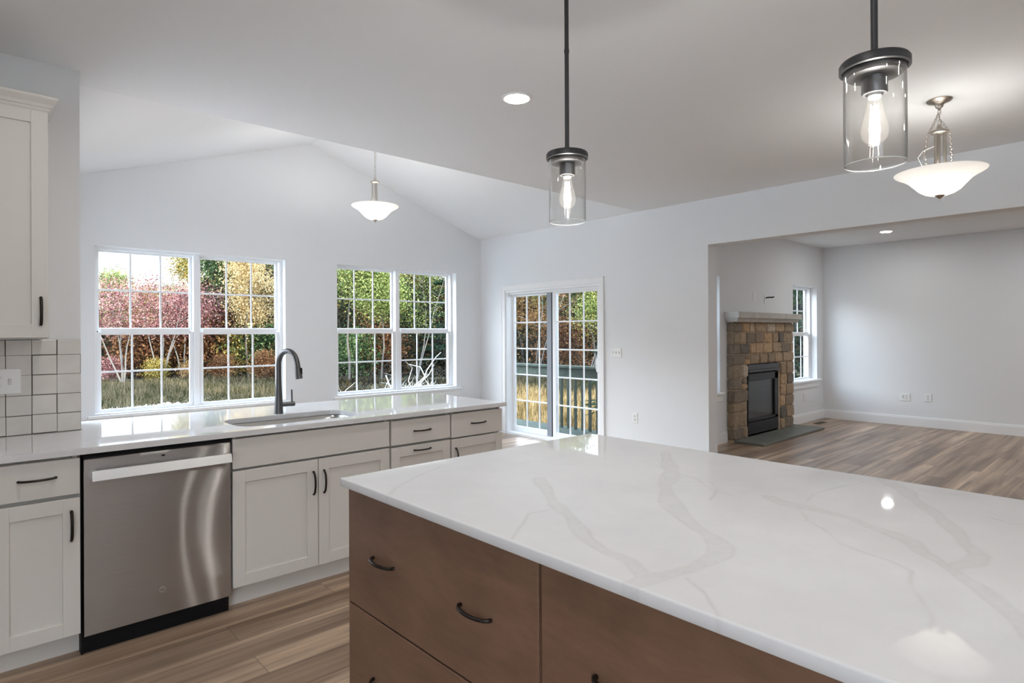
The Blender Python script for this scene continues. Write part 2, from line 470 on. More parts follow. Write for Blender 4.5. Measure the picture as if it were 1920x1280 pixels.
def slab_with_holes(mb, axis, a0, a1, u0, u1, z0, z1, holes):
    """wall slab: axis 'x' -> spans Y,Z between X=a0..a1 ; axis 'y' -> spans X,Z between Y=a0..a1"""
    us = sorted({u0, u1, *[h[0] for h in holes], *[h[1] for h in holes]})
    zs = sorted({z0, z1, *[h[2] for h in holes], *[h[3] for h in holes]})
    us = [u for u in us if u0 <= u <= u1]; zs = [z for z in zs if z0 <= z <= z1]
    for i in range(len(us)-1):
        # merge vertical runs
        run = None
        for k in range(len(zs)-1):
            cu, cz = (us[i]+us[i+1])/2, (zs[k]+zs[k+1])/2
            solid = not any(h[0] < cu < h[1] and h[2] < cz < h[3] for h in holes)
            if solid:
                if run is None: run = zs[k]
                end = zs[k+1]
            if (not solid or k == len(zs)-2) and run is not None:
                if axis == 'y': mb.box(us[i], a0, run, us[i+1], a1, end)
                else: mb.box(a0, us[i], run, a1, us[i+1], end)
                run = None
    return mb

# ================================================================== SETTING
# floor of all rooms
fl = MB(); fl.box(-2.2, -3.7, -.12, XD+.17, YW, 0.0); fl.box(XD+.17, -3.7, -.12, XL, YFP, 0.0)
struct('floor', fl, M_FLOOR)

# window openings on the gable wall
W1 = (.946, 2.757, .66, 2.252); W2 = (3.392, 5.203, .66, 2.257)
g = MB(); slab_with_holes(g, 'y', YW, YW+.22, XW-.15, XD+.35, -.1, H, [W1, W2])
g.prism([(XW-.15, H), (XD+.15, H), (XD, H+.0), (XR, ZR), (XW, H)], 'y', YW, YW+.22)
struct('wall_back', g, M_WALL)

# tiled kitchen wall (its end stands free at the peninsula)
g = MB(); g.box(-2.2, YK, 0, XW, YE, H); struct('wall_left', g, M_WALL)
# left wall of vaulted room
DLW = (4.1, 5.8, .2, 2.45)  # unseen opening added to bring skylight into the vaulted room
g = MB(); slab_with_holes(g, 'x', XW-.15, XW, YE, YW, -.1, H, [DLW]); struct('wall_dining_left', g, M_WALL)
# sliding door wall
DOOR = (4.598, 6.276, 0.0, 2.0); OPEN = (-1.6, 3.176, 0.0, 2.302)
g = MB(); slab_with_holes(g, 'x', XD, XD+.175, -3.7, YW, 0, H, [DOOR, OPEN]); struct('wall_right', g, M_WALL)
# living room
WL1 = (6.15, 7.05, .655, 2.115); WL2 = (9.25, 10.16, .655, 2.115)
g = MB(); slab_with_holes(g, 'y', YFP, YFP+.2, XD+.175, XL+.2, -.1, H, [WL1, WL2]); struct('wall_fireplace', g, M_WALL)
g = MB(); g.box(XL, -3.7, -.1, XL+.2, YFP, H); struct('wall_living_far', g, M_WALL)
# walls behind the viewpoint, with an unseen opening added to let in daylight
g = MB(); g.box(-2.4, -3.9, -.1, XL+.2, -3.7, H); struct('wall_front', g, M_WALL)
KW = [(-3.5, -.3, .35, 2.5)]
g = MB(); slab_with_holes(g, 'x', -2.4, -2.2, -3.7, YE, -.1, H, KW); struct('wall_kitchen_end', g, M_WALL)

# ceilings
g = MB(); g.box(-2.4, -3.9, H, XD+.01, YE, H+.2); struct('ceiling', g, M_CEIL)
g = MB(); g.box(XD+.01, -3.9, H, XL+.2, YFP+.2, H+.2); struct('ceiling_living', g, M_CEIL)
g = MB()
sl = (ZR-H)/(XR-XW); sr = (ZR-H)/(XD-XR)
g.prism([(XW-.5, H-.5*sl), (XR, ZR), (XR, ZR+.2), (XW-.5, H-.5*sl+.22)], 'y', YE-.02, YW+.5)
g.prism([(XD+.5, H-.5*sr), (XR, ZR), (XR, ZR+.2), (XD+.5, H-.5*sr+.22)], 'y', YE-.02, YW+.5)
struct('ceiling_vault', g, M_CEIL)
g = MB(); g.prism([(XW-.1, H+.03), (XR, ZR+.1), (XD+.1, H+.03)], 'y', YE-.12, YE-.005); struct('wall_over_vault_edge', g, M_WALL)
# unseen block added above the house to shade yard and lower trees
g = MB(); g.box(-9, -3.9, H+.21, XL+.2, YFP+.15, 9.3); struct('shade_block_upper', g, M_SHADEBLOCK)
# made-up blocks beside the house shade the trees; their gap admits sun
g = MB(); g.box(XL+.22, -3.9, GZ, 15.6, YFP+.15, 9.3); g.box(20.2, -3.9, GZ, 40, YFP+.15, 6.4); struct('shade_block_side', g, M_SHADEBLOCK)

# ---------------------------------------------------------- windows
def dh_window(name, axis_x0, x1, y_wall, z0, z1, label, depth_up=.175, depth_lo=.122, cols=3, rows=2, units=2, sill_ext=.06, stool_z=None, apron=True):
    """double hung window unit(s) in a wall facing -Y"""
    root = sroot(name, (axis_x0, y_wall, z0), label)
    x0 = axis_x0; w = (x1-x0)/units
    fr = MB()
    y_in, y_out = y_wall+.095, y_wall+.20
    fw = .03
    for u in range(units):
        a, b = x0+u*w, x0+(u+1)*w
        fr.box(a, y_in, z0, a+fw, y_out, z1, .003); fr.box(b-fw, y_in, z0, b, y_out, z1, .003)
        fr.box(a+fw, y_in+.001, z1-.022, b-fw, y_out, z1, .0); fr.box(a+fw, y_in+.001, z0, b-fw, y_out, z0+.012, .0)
        if u: fr.box(a-.03, y_in-.006, z0, a+.03, y_in+.01, z1, .003)
    obj('window_frame', fr, M_VINYL, root, world=True)
    # stool and apron
    sz = stool_z if stool_z else z0
    st = MB(); st.box(x0-sill_ext, y_wall-.045, sz-.028, x1+sill_ext, y_wall, sz, .004); st.box(x0+.002, y_wall-.01, sz-.026, x1-.002, y_in+.02, sz)
    obj('window_sill', st, M_TRIM, root, world=True)
    if apron:
        ap = MB(); ap.box(x0-sill_ext+.02, y_wall-.018, sz-.115, x1+sill_ext-.02, y_wall, sz-.03, .004)
        ap.box(x0-sill_ext+.02, y_wall-.026, sz-.05, x1+sill_ext-.02, y_wall, sz-.03, .006)
        obj('apron', ap, M_TRIM, root, world=True)
    zm_u, zm_l = z0+(1.476-.66)*(z1-z0)/1.592, z0+(1.4075-.66)*(z1-z0)/1.592
    for u in range(units):
        a, b = x0+u*w, x0+(u+1)*w
        for kind in ('upper', 'lower'):
            if kind == 'upper':
                yc = y_wall+depth_up; ml, mr, gb, gt = .056, .056, zm_u, z1-.04; rb, rt = .05, .04
            else:
                yc = y_wall+depth_lo; ml, mr, gb, gt = .066, .066, z0+.028, zm_l; rb, rt = .04, .045
            gx0, gx1 = a+ml, b-mr; d = .016
            s_ = MB()
            o0, o1 = a+fw+.0005, b-fw-.0005
            s_.box(o0, yc-d, gb-rb*.62, gx0, yc+d, min(gt+rt*.6, z1-.023), .003); s_.box(gx1, yc-d, gb-rb*.62, o1, yc+d, min(gt+rt*.6, z1-.023), .003)
            if kind == 'upper':
                s_.box(gx0-.002, yc-d+.0008, gt, gx1+.002, yc+d-.0008, z1-.012, .003); s_.box(gx0-.002, yc-d+.0008, gb-.045, gx1+.002, yc+d-.0008, gb, .003)
            else:
                s_.box(gx0-.002, yc-d+.0008, gt, gx1+.002, yc+d-.0008, gt+.062, .003); s_.box(gx0-.002, yc-d+.0008, z0+.006, gx1+.002, yc+d-.0008, gb, .003)
            sash = obj('sash', s_, M_VINYL, root, world=True)
            mu = MB()
            for c in range(1, cols):
                x = gx0+(gx1-gx0)*c/cols; mu.box(x-.0085, yc-.006, gb, x+.0085, yc+.006, gt, .002)
            for r in range(1, rows):
                z = gb+(gt-gb)*r/rows; mu.box(gx0, yc-.0062, z-.0085, gx1, yc+.0062, z+.0085, .002)
            obj('muntin', mu, M_VINYL, sash, world=False)
            mo = sash.children[0]; mo.data.transform(Matrix.Translation(-root.location))
            gl = MB(); gl.box(gx0-.004, yc-.002, gb-.004, gx1+.004, yc+.002, gt+.004)
            go = obj('pane', gl, M_PANE, sash); go.data.transform(Matrix.Translation(-root.location))
    return root
dh_window('window_1', W1[0], W1[1], YW, W1[2], W1[3], 'wide double window with white grilles behind the faucet', stool_z=.648)
dh_window('window_2', W2[0], W2[1], YW, W2[2], W2[3], 'wide double window with white grilles beside the room corner', stool_z=.640)
dh_window('window_3', WL2[0], WL2[1], YFP, WL2[2], WL2[3], 'single hung window right of the stone fireplace', cols=3, rows=2, units=1, stool_z=.65, sill_ext=.09)
dh_window('window_4', WL1[0], WL1[1], YFP, WL1[2], WL1[3], 'single hung window mostly hidden behind the wall opening', cols=3, rows=2, units=1, stool_z=.65, sill_ext=.05)

# ---------------------------------------------------------- sliding door
def sliding_door():
    y0, y1, zt = DOOR[0], DOOR[1], DOOR[3]
    root = sroot('door_1', (XD, y0, 0), 'white sliding glass patio door with grilles')
    c = MB(); t = .018
    for (a, b, z0, z1) in ((y0-.075, y0, 0, zt), (y1, y1+.075, 0, zt), (y0-.075, y1+.075, zt, zt+.073)):
        c.box(XD-t, a, z0, XD, b, z1, .004)
    for (a, b, z0, z1) in ((y0-.078, y0-.06, 0, zt+.058), (y1+.06, y1+.078, 0, zt+.058), (y0-.078, y1+.078, zt+.058, zt+.076)):
        c.box(XD-t-.006, a, z0, XD, b, z1, .004)
    obj('door_casing', c, M_TRIM, root, world=True)
    f = MB(); fi = XD+.06
    f.box(XD, y0, .03, XD+.17, y0+.012, zt-.03); f.box(XD, y1-.012, .03, XD+.17, y1, zt-.03); f.box(XD, y0, zt-.03, XD+.17, y1, zt)
    f.box(XD, y0, 0, XD+.17, y1, .03); f.box(XD+.115, y1-.035, .03, XD+.17, y1-.0125, zt-.03)
    f.box(fi, y0+.0125, zt-.058, XD+.169, y1-.0125, zt-.0305)
    f.box(XD+.045, y0+.02, .0305, XD+.055, y1-.02, .045)
    obj('door_frame', f, M_VINYL, root, world=True)
    def panel(xc, a, b, gz0, gz1, st0, st1, nm, lab):
        p = MB(); d = .02
        p.box(xc-d, a, .035, xc+d, a+st0, 1.94, .003); p.box(xc-d, b-st1, .035, xc+d, b, 1.94, .003)
        p.box(xc-d+.0008, a+st0-.001, .035, xc+d-.0008, b-st1+.001, gz0, .0); p.box(xc-d+.0008, a+st0-.001, gz1, xc+d-.0008, b-st1+.001, 1.94, .0)
        po = obj(nm, p, M_VINYL, root, world=True, label=lab)
        m = MB(); ga, gb = a+st0, b-st1
        for k in range(1, 3):
            y = ga+(gb-ga)*k/3; m.box(xc-.007, y-.009, gz0, xc+.007, y+.009, gz1, .002)
        for k in range(1, 5):
            z = gz0+(gz1-gz0)*k/5; m.box(xc-.0072, ga, z-.009, xc+.0072, gb, z+.009, .002)
        mo = obj('muntin', m, M_VINYL, po); mo.data.transform(Matrix.Translation(-root.location))
        g_ = MB(); g_.box(xc-.002, ga-.004, gz0-.004, xc+.002, gb+.004, gz1+.004)
        go = obj('pane', g_, M_PANE, po); go.data.transform(Matrix.Translation(-root.location))
        return po
    lp = panel(XD+.138, 5.41, 6.262, .105, 1.915, .10, .028, 'door_panel', 'fixed glass door panel')
    il = MB(); il.box(XD+.112, 5.50, .04, XD+.117, 5.585, 1.935); io = obj('interlock', il, M_INTER, lp, label='grey interlock strip'); io.data.transform(Matrix.Translation(-root.location))
    ga = MB(); ga.box(XD+.111, 5.436, .04, XD+.117, 5.499, 1.935); go = obj('gap_shade_strip', ga, M_BLACK, lp, label='black strip standing for the shaded gap between the panels'); go.data.transform(Matrix.Translation(-root.location))  # black strip stands in for the dark gap between the panels
    r = panel(XD+.085, y0+.014, 5.437, .105, 1.915, .075, .058, 'door_panel', 'sliding glass door panel')
    h = MB(); pts = []
    for k in range(13):
        a = PI*k/12; pts.append((XD+.065-.05*math.sin(a)**.6, y0+.062, 1.01+.085*math.cos(a)))
    h.tube(pts, .011, 8)
    ho = obj('door_handle', h, M_VINYL, r, smooth=True); ho.data.transform(Matrix.Translation(-root.location))
sliding_door()

# ---------------------------------------------------------- baseboards
def bb(name, pts_boxes):
    m = MB()
    for (x0, y0, x1, y1, ax) in pts_boxes:
        m.box(x0, y0, 0, x1, y1, .125, .002)
        if ax == 'y': m.box(x0, y0+.005, .12, x1, y1, .145, .004)
        else: m.box(x0+.005, y0, .12, x1, y1, .145, .004)
    return struct(name, m, M_TRIM)
bb('baseboard_fireplace', [(XD+.175, YFP-.016, 7.215, YFP, 'y'), (9.03, YFP-.016, XL, YFP, 'y')])
bb('baseboard_living', [(XL-.016, -3.7, XL, YFP, 'x')])
bb('baseboard_right', [(XD-.016, 3.176, XD, 4.52, 'x'), (XD-.016, 6.355, XD, YW, 'x')])
bb('baseboard_back', [(XW, YW-.016, XD, YW, 'y')])

# ================================================================== KITCHEN
# ---- handle: arched bar pull, local: along x, length L, sits on plane y=0 projecting to -y
def pull_mesh(L=.126, out=.030, vertical=False, r=.0052):
    m = MB(); pts = []; rad = []
    n = 14
    for k in range(n+1):
        t = k/n; x = (t-.5)*L
        y = -out*(1-(2*t-1)**2)**.62*.75 - .006 if 0 < k < n else -.001
        pts.append((x, y, 0)); rad.append(r*(.95 if k in (0, n) else .95))
    if vertical: pts = [(0, y, x) for x, y, _ in pts]
    m.tube(pts, rad, 8, flat=1.25)
    for s_ in (-1, 1):
        c = (s_*L*.485, 0, 0) if not vertical else (0, 0, s_*L*.492)
        m.tube([(c[0], 0, c[2]), (c[0], -.010, c[2])], r*1.05, 8)
    return m

def add_handle(parent, x, y, z, vertical=False, L=.126, m=None):
    h = obj('handle', pull_mesh(L, vertical=vertical), m or M_BRONZE, parent, smooth=True, angle=.8)
    h.location = (x, y, z); return h

def slab_front(x0, x1, z0, z1, t=.02):
    m = MB(); m.box(x0, 0, z0, x1, t, z1, .0025); return m
def shaker_front(x0, x1, z0, z1, t=.02, rail=.062):
    m = MB()
    m.box(x0, 0, z0, x0+rail, t, z1, .002); m.box(x1-rail, 0, z0, x1, t, z1, .002)
    m.box(x0+rail-.001, 0.0002, z1-rail, x1-rail+.001, t, z1, .002); m.box(x0+rail-.001, 0.0002, z0, x1-rail+.001, t, z0+rail, .002)
    m.box(x0+rail-.004, .009, z0+rail-.004, x1-rail+.004, t-.002, z1-rail+.004)
    return m

def base_cabinet(name, label, loc, rot, w, fronts, m=M_CAB, depth=.59, toe=True, group=None, cat='cabinet', left_panel=False, hollow=False, top=.886):
    root = thing(name, label, cat, loc, rot, group)
    b = MB()
    zb = .10; BR = .042
    if hollow:
        b.box(0, BR, zb, .018, depth, top); b.box(w-.018, BR, zb, w, depth, top); b.box(.018, depth-.012, zb, w-.018, depth, top); b.box(.018, BR, zb, w-.018, depth-.012, zb+.018)
        b.box(.018, BR+.001, top-.04, w-.018, BR+.02, top); b.box(.018, BR+.001, .69, w-.018, BR+.02, .735); b.box(w/2-.02, BR+.001, zb+.018, w/2+.02, BR+.02, .69)
    else: b.box(0, BR, zb, w, depth, top)
    b.box(.012, .0195, top-.02, .03, BR-.0005, top-.006); b.box(w-.03, .0195, top-.02, w-.012, BR-.0005, top-.006)
    obj('cabinet_body', b, m, root)
    if toe:
        t = MB(); t.box(0, .09, 0, w, .105, zb+.005)
        obj('toe_kick', t, m, root)
    for f in fronts:
        k = f['k']
        if k == 'drawer':
            o = obj('drawer', slab_front(f['x0'], f['x1'], f['z0'], f['z1']), m, root)
        elif k == 'panel_drawer':
            o = obj('drawer', shaker_front(f['x0'], f['x1'], f['z0'], f['z1']), m, root)
        elif k == 'false':
            o = obj('false_front', slab_front(f['x0'], f['x1'], f['z0'], f['z1']), m, root)
        else:
            o = obj('door', shaker_front(f['x0'], f['x1'], f['z0'], f['z1']), m, root)
        for h in f.get('h', []):
            add_handle(o, h[0], 0, h[1], h[2] if len(h) > 2 else False)
    return root

X0 = .085
base_cabinet('base_cabinet', 'narrow white base cabinet left of the dishwasher', (X0, YF, 0), 0, .308, [
    dict(k='drawer', x0=.004, x1=.3035, z0=.716, z1=.871, h=[(.1565, .80)]),
    dict(k='door', x0=.004, x1=.3035, z0=.108, z1=.700, h=[(.272, .582, True)])], group='white base cabinets of the sink run')
XS = 1.014
base_cabinet('sink_base_cabinet', 'wide white sink base cabinet with two doors below the faucet', (XS, YF, 0), 0, .918, [
    dict(k='false', x0=.005, x1=.913, z0=.720, z1=.872),
    dict(k='door', x0=.005, x1=.457, z0=.118, z1=.708, h=[(.430, .580, True)]),
    dict(k='door', x0=.461, x1=.913, z0=.118, z1=.708, h=[(.491, .580, True)])], group='white base cabinets of the sink run', hollow=True)
XC = 1.934
base_cabinet('base_cabinet', 'white base cabinet with two stacked pull fronts right of the sink cabinet', (XC, YF, 0), 0, .457, [
    dict(k='drawer', x0=.005, x1=.4505, z0=.718, z1=.868, h=[(.230, .794)]),
    dict(k='panel_drawer', x0=.005, x1=.4505, z0=.118, z1=.704, h=[(.230, .673)])], group='white base cabinets of the sink run')
XE2 = 2.391
base_cabinet('base_cabinet', 'white end cabinet of the sink run nearest the patio door', (XE2, YF, 0), 0, .455, [
    dict(k='drawer', x0=.005, x1=.451, z0=.712, z1=.870, h=[(.233, .795)]),
    dict(k='door', x0=.005, x1=.451, z0=.118, z1=.702, h=[(.038, .580, True)])], group='white base cabinets of the sink run')
# finished back of the peninsula
g = MB(); g.box(XW+.01, YF+.592, 0, 2.846, YF+.612, .886, .002)
tag(obj('back_panel', g, M_CAB), 'white finished back panel under the worktop overhang', 'panel')

# ---- dishwasher
def dishwasher():
    w = .614
    r = thing('dishwasher', 'stainless steel dishwasher between the white base cabinets', 'dishwasher', (.397, YF, 0))
    b = MB(); b.box(.004, .03, .02, w-.004, .56, .84); obj('tub_body', b, M_BLACK, r)
    d = MB()
    # softly bowed door skin
    nx, nz = 60, 60; z0, z1 = .088, .860; bmv = d.bm; grid = []
    for i in range(nx+1):
        row = []
        for k in range(nz+1):
            u = 0 if i == 0 else 1 if i == nx else .004+.992*(i-1)/(nx-2); t = 0 if k == 0 else 1 if k == nz else .003+.994*(k-1)/(nz-2)
            x = .0035+u*(w-.007); z = z0+t*(z1-z0)
            y = -.0055 - .0022*math.sin(PI*u)*math.sin(PI*t)
            tilt = -.023*(t-.5)*2*abs(t-.5)*2 if t > .5 else .0
            tilt = .013-.036*max(0, (t-.62)/.38)**1.5-.020*max(0, (.40-t)/.40)
            y += .8*tilt*(x-.45)*math.exp(-((x-.45)/.24)**2)
            if i in (0, nx) or k in (0, nz): y = -.0025
            row.append(bmv.verts.new((x, y, z)))
        grid.append(row)
    for i in range(nx):
        for k in range(nz): bmv.faces.new((grid[i][k], grid[i+1][k], grid[i+1][k+1], grid[i][k+1]))
    d.box(.0035, -.0024, z0, w-.0035, .028, z1, .0)
    obj('door', d, M_STEEL, r, smooth=True, angle=.5)
    t = MB(); t.box(.002, .002, .862, w-.002, .03, .872); t.box(.002, .006, .872, w-.002, .04, .884); obj('control_strip', t, M_BLACK, r)
    k = MB(); k.box(.002, .04, .0, w-.002, .06, .085); k.box(-.004, .03, .0, .004, .2, .88); obj('kick_plate', k, M_BLACK, r)
    h = MB(); h.prism([(-.060, .770), (-.050, .812), (-.034, .812), (-.040, .770)], 'x', .028, w-.012); h.box(.028, -.045, .775, .05, .0, .808, .002); h.box(w-.034, -.045, .775, w-.012, 0, .808, .002)
    obj('handle', h, M_SHINY, r)
    v = MB(); v.lathe([(.0075, -.0115), (.0075, -.003)], .31, .838, 20, True, True, sx=1, sy=.45, axis='y'); obj('indicator_light', v, M_BLACK, r)
    # round monogram badge
    e = MB(); I = Matrix.Rotation(PI/2, 3, 'X')
    e.torus((.304, -.0122, .212), .0125, .0012, I, 28, 6); e.lathe([(.0118, -.0118), (.0118, -.003)], .304, .212, 24, True, True, axis='y')
    bd = obj('badge', e, M_SHINY, r, smooth=True)
    s_ = MB()
    g1 = [(.299+.0040*math.cos(a)-.0005, -.0128, .2125+.0058*math.sin(a)) for a in [PI*.25+PI*1.5*i/14 for i in range(15)]]
    s_.tube(g1, .0008, 5); s_.tube([(.3015, -.0128, .2070), (.3015, -.0128, .2120), (.2995, -.0128, .2120)], .0008, 5)
    e1 = [(.3085+.0033*math.cos(a), -.0128, .2150+.0028*math.sin(a)) for a in [PI*.2+PI*1.25*i/10 for i in range(11)]]
    e2 = [(.3085+.0035*math.cos(a), -.0128, .2093+.0030*math.sin(a)) for a in [PI*.55+PI*1.25*i/10 for i in range(11)]]
    s_.tube(e1, .0008, 5); s_.tube(e2, .0008, 5)
    obj('monogram', s_, M_GUN, bd)
dishwasher()

# ---- worktop of the sink run with undermount cutout
SX0, SX1, SY0, SY1 = 1.095, 1.815, 3.285, 3.655
def rrect(x0, x1, y0, y1, r, n=10):
    p = []
    for cx, cy_, a0 in ((x1-r, y1-r, 0), (x0+r, y1-r, PI/2), (x0+r, y0+r, PI), (x1-r, y0+r, 1.5*PI)):
        for k in range(n+1):
            a = a0+PI/2*k/n; p.append((cx+r*math.cos(a), cy_+r*math.sin(a)))
    return p
def worktop():
    b = bmesh.new()
    outer = [(-.02, 3.1757), (2.868, 3.1757), (2.868, 4.165), (XW+.003, 4.165), (XW+.003, YK-.012), (-.02, YK-.012)]
    inner = rrect(SX0, SX1, SY0, SY1, .10)
    def loop(pts, z): 
        vs = [b.verts.new((x, y, z)) for x, y in pts]
        es = [b.edges.new((vs[i], vs[(i+1) % len(vs)])) for i in range(len(vs))]
        return vs, es
    tops = []
    for z in (CT, .886):
        vo, eo = loop(outer, z); vi, ei = loop(inner, z)
        bmesh.ops.triangle_fill(b, use_beauty=True, use_dissolve=False, edges=eo+ei)
        tops.append((vo, vi))
    for A, B in ((tops[0][0], tops[1][0]), (tops[0][1], tops[1][1])):
        n = len(A)
        for i in range(n): b.faces.new((A[i], A[(i+1) % n], B[(i+1) % n], B[i]))
    bmesh.ops.recalc_face_normals(b, faces=b.faces)
    es = [e for e in b.edges if all(abs(v.co.z-CT) < 1e-5 for v in e.verts) and len(e.link_faces) == 2 and any(abs(f.normal.z) < .5 for f in e.link_faces)]
    bmesh.ops.bevel(b, geom=es, offset=.003, segments=2, affect='EDGES')
    o = obj('worktop', b, M_QUARTZ)
    tag(o, 'white quartz worktop over the sink run and dishwasher', 'worktop')
worktop()
def sink():
    r = thing('sink', 'stainless undermount sink set in the worktop below the faucet', 'sink', ((SX0+SX1)/2, (SY0+SY1)/2, .66))
    b = MB(); bm = b.bm
    cx, cy_ = (SX0+SX1)/2, (SY0+SY1)/2
    levels = [(.025, .884, .11), (.004, .884, .10), (-.004, .868, .10), (-.012, .70, .09), (-.03, .672, .08), (-.07, .664, .06), (-.16, .660, .015)]
    rings = []
    for off, z, rr in levels:
        pts = rrect(SX0-off, SX1+off, SY0-off, SY1+off, max(rr, .012), 8)
        rings.append([bm.verts.new((x-cx, y-cy_, z-.66)) for x, y in pts])
    for r0, r1 in zip(rings, rings[1:]):
        n = len(r0)
        for i in range(n): bm.faces.new((r0[i], r0[(i+1) % n], r1[(i+1) % n], r1[i]))
    bm.faces.new(rings[-1])
    obj('basin', b, M_SINK, r, smooth=True, angle=.9)
    d = MB(); d.lathe([(.0, .004), (.03, .004), (.044, .006), (.046, .001)], 0, 0, 24); obj('drain', d, M_SHINY, r, smooth=True)
sink()
def faucet():
    x, y = 1.456, 3.712
    r = thing('faucet', 'tall gunmetal gooseneck kitchen faucet behind the sink', 'faucet', (x, y, CT), 0)
    b = MB(); b.lathe([(.0275, 0), (.0275, .004), (.026, .012), (.0222, .09), (.0178, .18), (.0163, .24)], 0, 0, 28, True, True)
    obj('faucet_body', b, M_GUN, r, smooth=True)
    # arch leans toward the basin (-y) and slightly right
    dx, dy = .36, -.933
    pts = []; R = .078
    for k in range(4): pts.append((0, 0, .235+.02*k))
    for k in range(1, 15):
        a = PI - (PI*.93)*k/14
        d = R+R*math.cos(a); pts.append((dx*d, dy*d, .30+R*1.12*math.sin(a)))
    s_ = MB(); s_.tube(pts, [.0163]*4+[.0155]*14, 16); obj('spout', s_, M_GUN, r, smooth=True)
    e = Vector(pts[-1]); q = Vector((dx*.02, dy*.02, -.12)).normalized()
    h = MB(); h.tube([e-q*.004, e+q*.025, e+q*.028, e+q*.085, e+q*.10, e+q*.102], [.0158, .0166, .0175, .0205, .0218, .018], 18)
    hd = obj('spray_head', h, M_GUN, r, smooth=True, angle=.8)
    bt = MB(); c = e+q*.055; bt.box(c.x-.004+.012, c.y-.020, c.z-.02, c.x+.007+.012, c.y-.008, c.z+.02, .003); obj('spray_button', bt, M_BLACK, hd)
    l = MB(); l.lathe([(.0135, .012), (.0135, .074), (.0148, .075), (.0148, .098), (.0125, .1)], 0, .053, 20, True, True, axis='x'); lo = obj('lever_hub', l, M_GUN, r, smooth=True)
    st = MB(); st.tube([(.083, 0, .06), (.0815, 0, .143)], [.0052, .0046], 10); obj('lever', st, M_GUN, lo, smooth=True)
faucet()

# ---- tile backsplash
def backsplash():
    root = thing('tile_backsplash', 'square cream tile backsplash between worktop and wall cabinet', 'backsplash', (XW, YK, CT))
    gr = MB(); gr.box(-.30, YK-.006, CT, XW, YK, 1.381); obj('grout', gr, M_GROUT, root, world=True)
    t = MB(); rnd = random.Random(4)
    zs = [CT+.002, 1.0095, 1.108, 1.2065, 1.305, 1.381]
    for k in range(5):
        x = XW
        for c in range(8):
            x0 = max(-.3, x-.0995)
            j = [rnd.uniform(-.0012, .0012) for _ in range(4)]
            t.box(x0+.0016+j[0], YK-.0115-rnd.uniform(0, .0012), zs[k]+.0014+j[1], x-.0014+j[2], YK-.004, zs[k+1]-.0014+j[3], .0016)
            x -= .0995
    obj('tile', t, M_TILE, root, world=True)
backsplash()

# ---- wall cabinet
def wall_cabinet():
    yf = YK-.34; w = .457; x0 = .309-w
    r = thing('wall_cabinet', 'white wall cabinet with crown moulding above the tile backsplash', 'cabinet', (x0, yf, 1.386))
    b = MB(); b.box(0, .021, 0, w, .339, 1.06); obj('cabinet_body', b, M_CAB, r)
    d = obj('door', shaker_front(.004, w-.003, .006, 1.042), M_CAB, r)
    add_handle(d, w-.031, 0, .127, True)
    c = MB()
    prof = [(0, 1.035), (.006, 1.045), (.006, 1.052), (.012, 1.054), (.016, 1.068), (.028, 1.085), (.032, 1.092), (.032, 1.102), (0, 1.102)]
    bm = c.bm
    # sweep profile: front run then mitred return along the right side
    path = []
    for o_, z in prof:
        path.append([(-.05, -o_, z), (w+o_, -o_, z), (w+o_, .339, z)])
    for a, bb_ in zip(path, path[1:]):
        for k in range(2):
            bm.faces.new([bm.verts.new(p) for p in (a[k], a[k+1], bb_[k+1], bb_[k])])
    c.box(-.05, 0, 1.04, w, .339, 1.10)
    obj('crown_moulding', c, M_CAB, r)
wall_cabinet()

# ---- switch and outlet plates.  local: plate in XZ plane facing -y
def plate(name, label, cat, loc, rotz, kinds, w=None, h=.118, m=M_PLATE, group=None):
    w = w or (.072 if len(kinds) == 1 else .046*len(kinds)+.028)
    r = thing(name, label, cat, loc, rotz, group)
    p = MB(); p.box(-w/2, -.006, -h/2, w/2, 0, h/2, .0035, 3); obj('cover_plate', p, m, r)
    for i, k in enumerate(kinds):
        x = (i-(len(kinds)-1)/2)*.046
        if k == 'toggle':
            t = MB(); t.box(x-.0055, -.0075, -.013, x+.0055, -.005, .013, .001); t.box(x-.004, -.018, .0, x+.004, -.006, .010, .0015); obj('toggle', t, M_GREYTOG, r)
            s_ = MB(); s_.box(x-.0062, -.0063, -.0137, x+.0062, -.0055, .0137); obj('toggle_slot', s_, M_SLOT, r)
        elif k == 'outlet':
            for zc in (.02, -.02):
                t = MB(); t.lathe([(.0165, -.0085), (.0165, -.004)], x, zc, 20, True, True, axis='y', sy=.85)
                ro = obj('receptacle', t, M_GREYTOG, r)
                s_ = MB()
                s_.box(x-.0075, -.0088, zc-.003, x-.0050, -.008, zc+.006); s_.box(x+.0045, -.0088, zc-.003, x+.0070, -.008, zc+.006)
                s_.lathe([(.0024, -.0088), (.0024, -.008)], x, zc-.0085, 10, True, True, axis='y')
                obj('slot', s_, M_SLOT, ro)
        elif k == 'jack':
            t = MB(); t.box(x-.009, -.009, -.010, x+.009, -.005, .010, .001); ro = obj('jack', t, M_GREYTOG, r)
            s_ = MB(); s_.box(x-.0055, -.0093, -.006, x+.0055, -.0085, .004); s_.lathe([(.005, -.014), (.005, -.006)], x, .022, 12, True, True, axis='y'); obj('port', s_, M_SLOT, ro)
    return r
plate('switch_plate', 'white outlet and switch plate on the tile backsplash', 'switch', (.160, YK-.0115, 1.18), 0, ['outlet', 'toggle'], w=.134, h=.122)
plate('switch_plate', 'white triple switch plate beside the patio door', 'switch', (XD, 4.349, 1.173), -PI/2, ['toggle']*3, w=.155)
plate('wall_outlet', 'white outlet low on the wall between patio door and opening', 'outlet', (XD, 4.088, .437), -PI/2, ['outlet'], w=.075)
plate('wall_outlet', 'white data and outlet plate low on the living room wall, nearer the fireplace', 'outlet', (XL, 2.65, .425), -PI/2, ['jack', 'outlet'], w=.135)
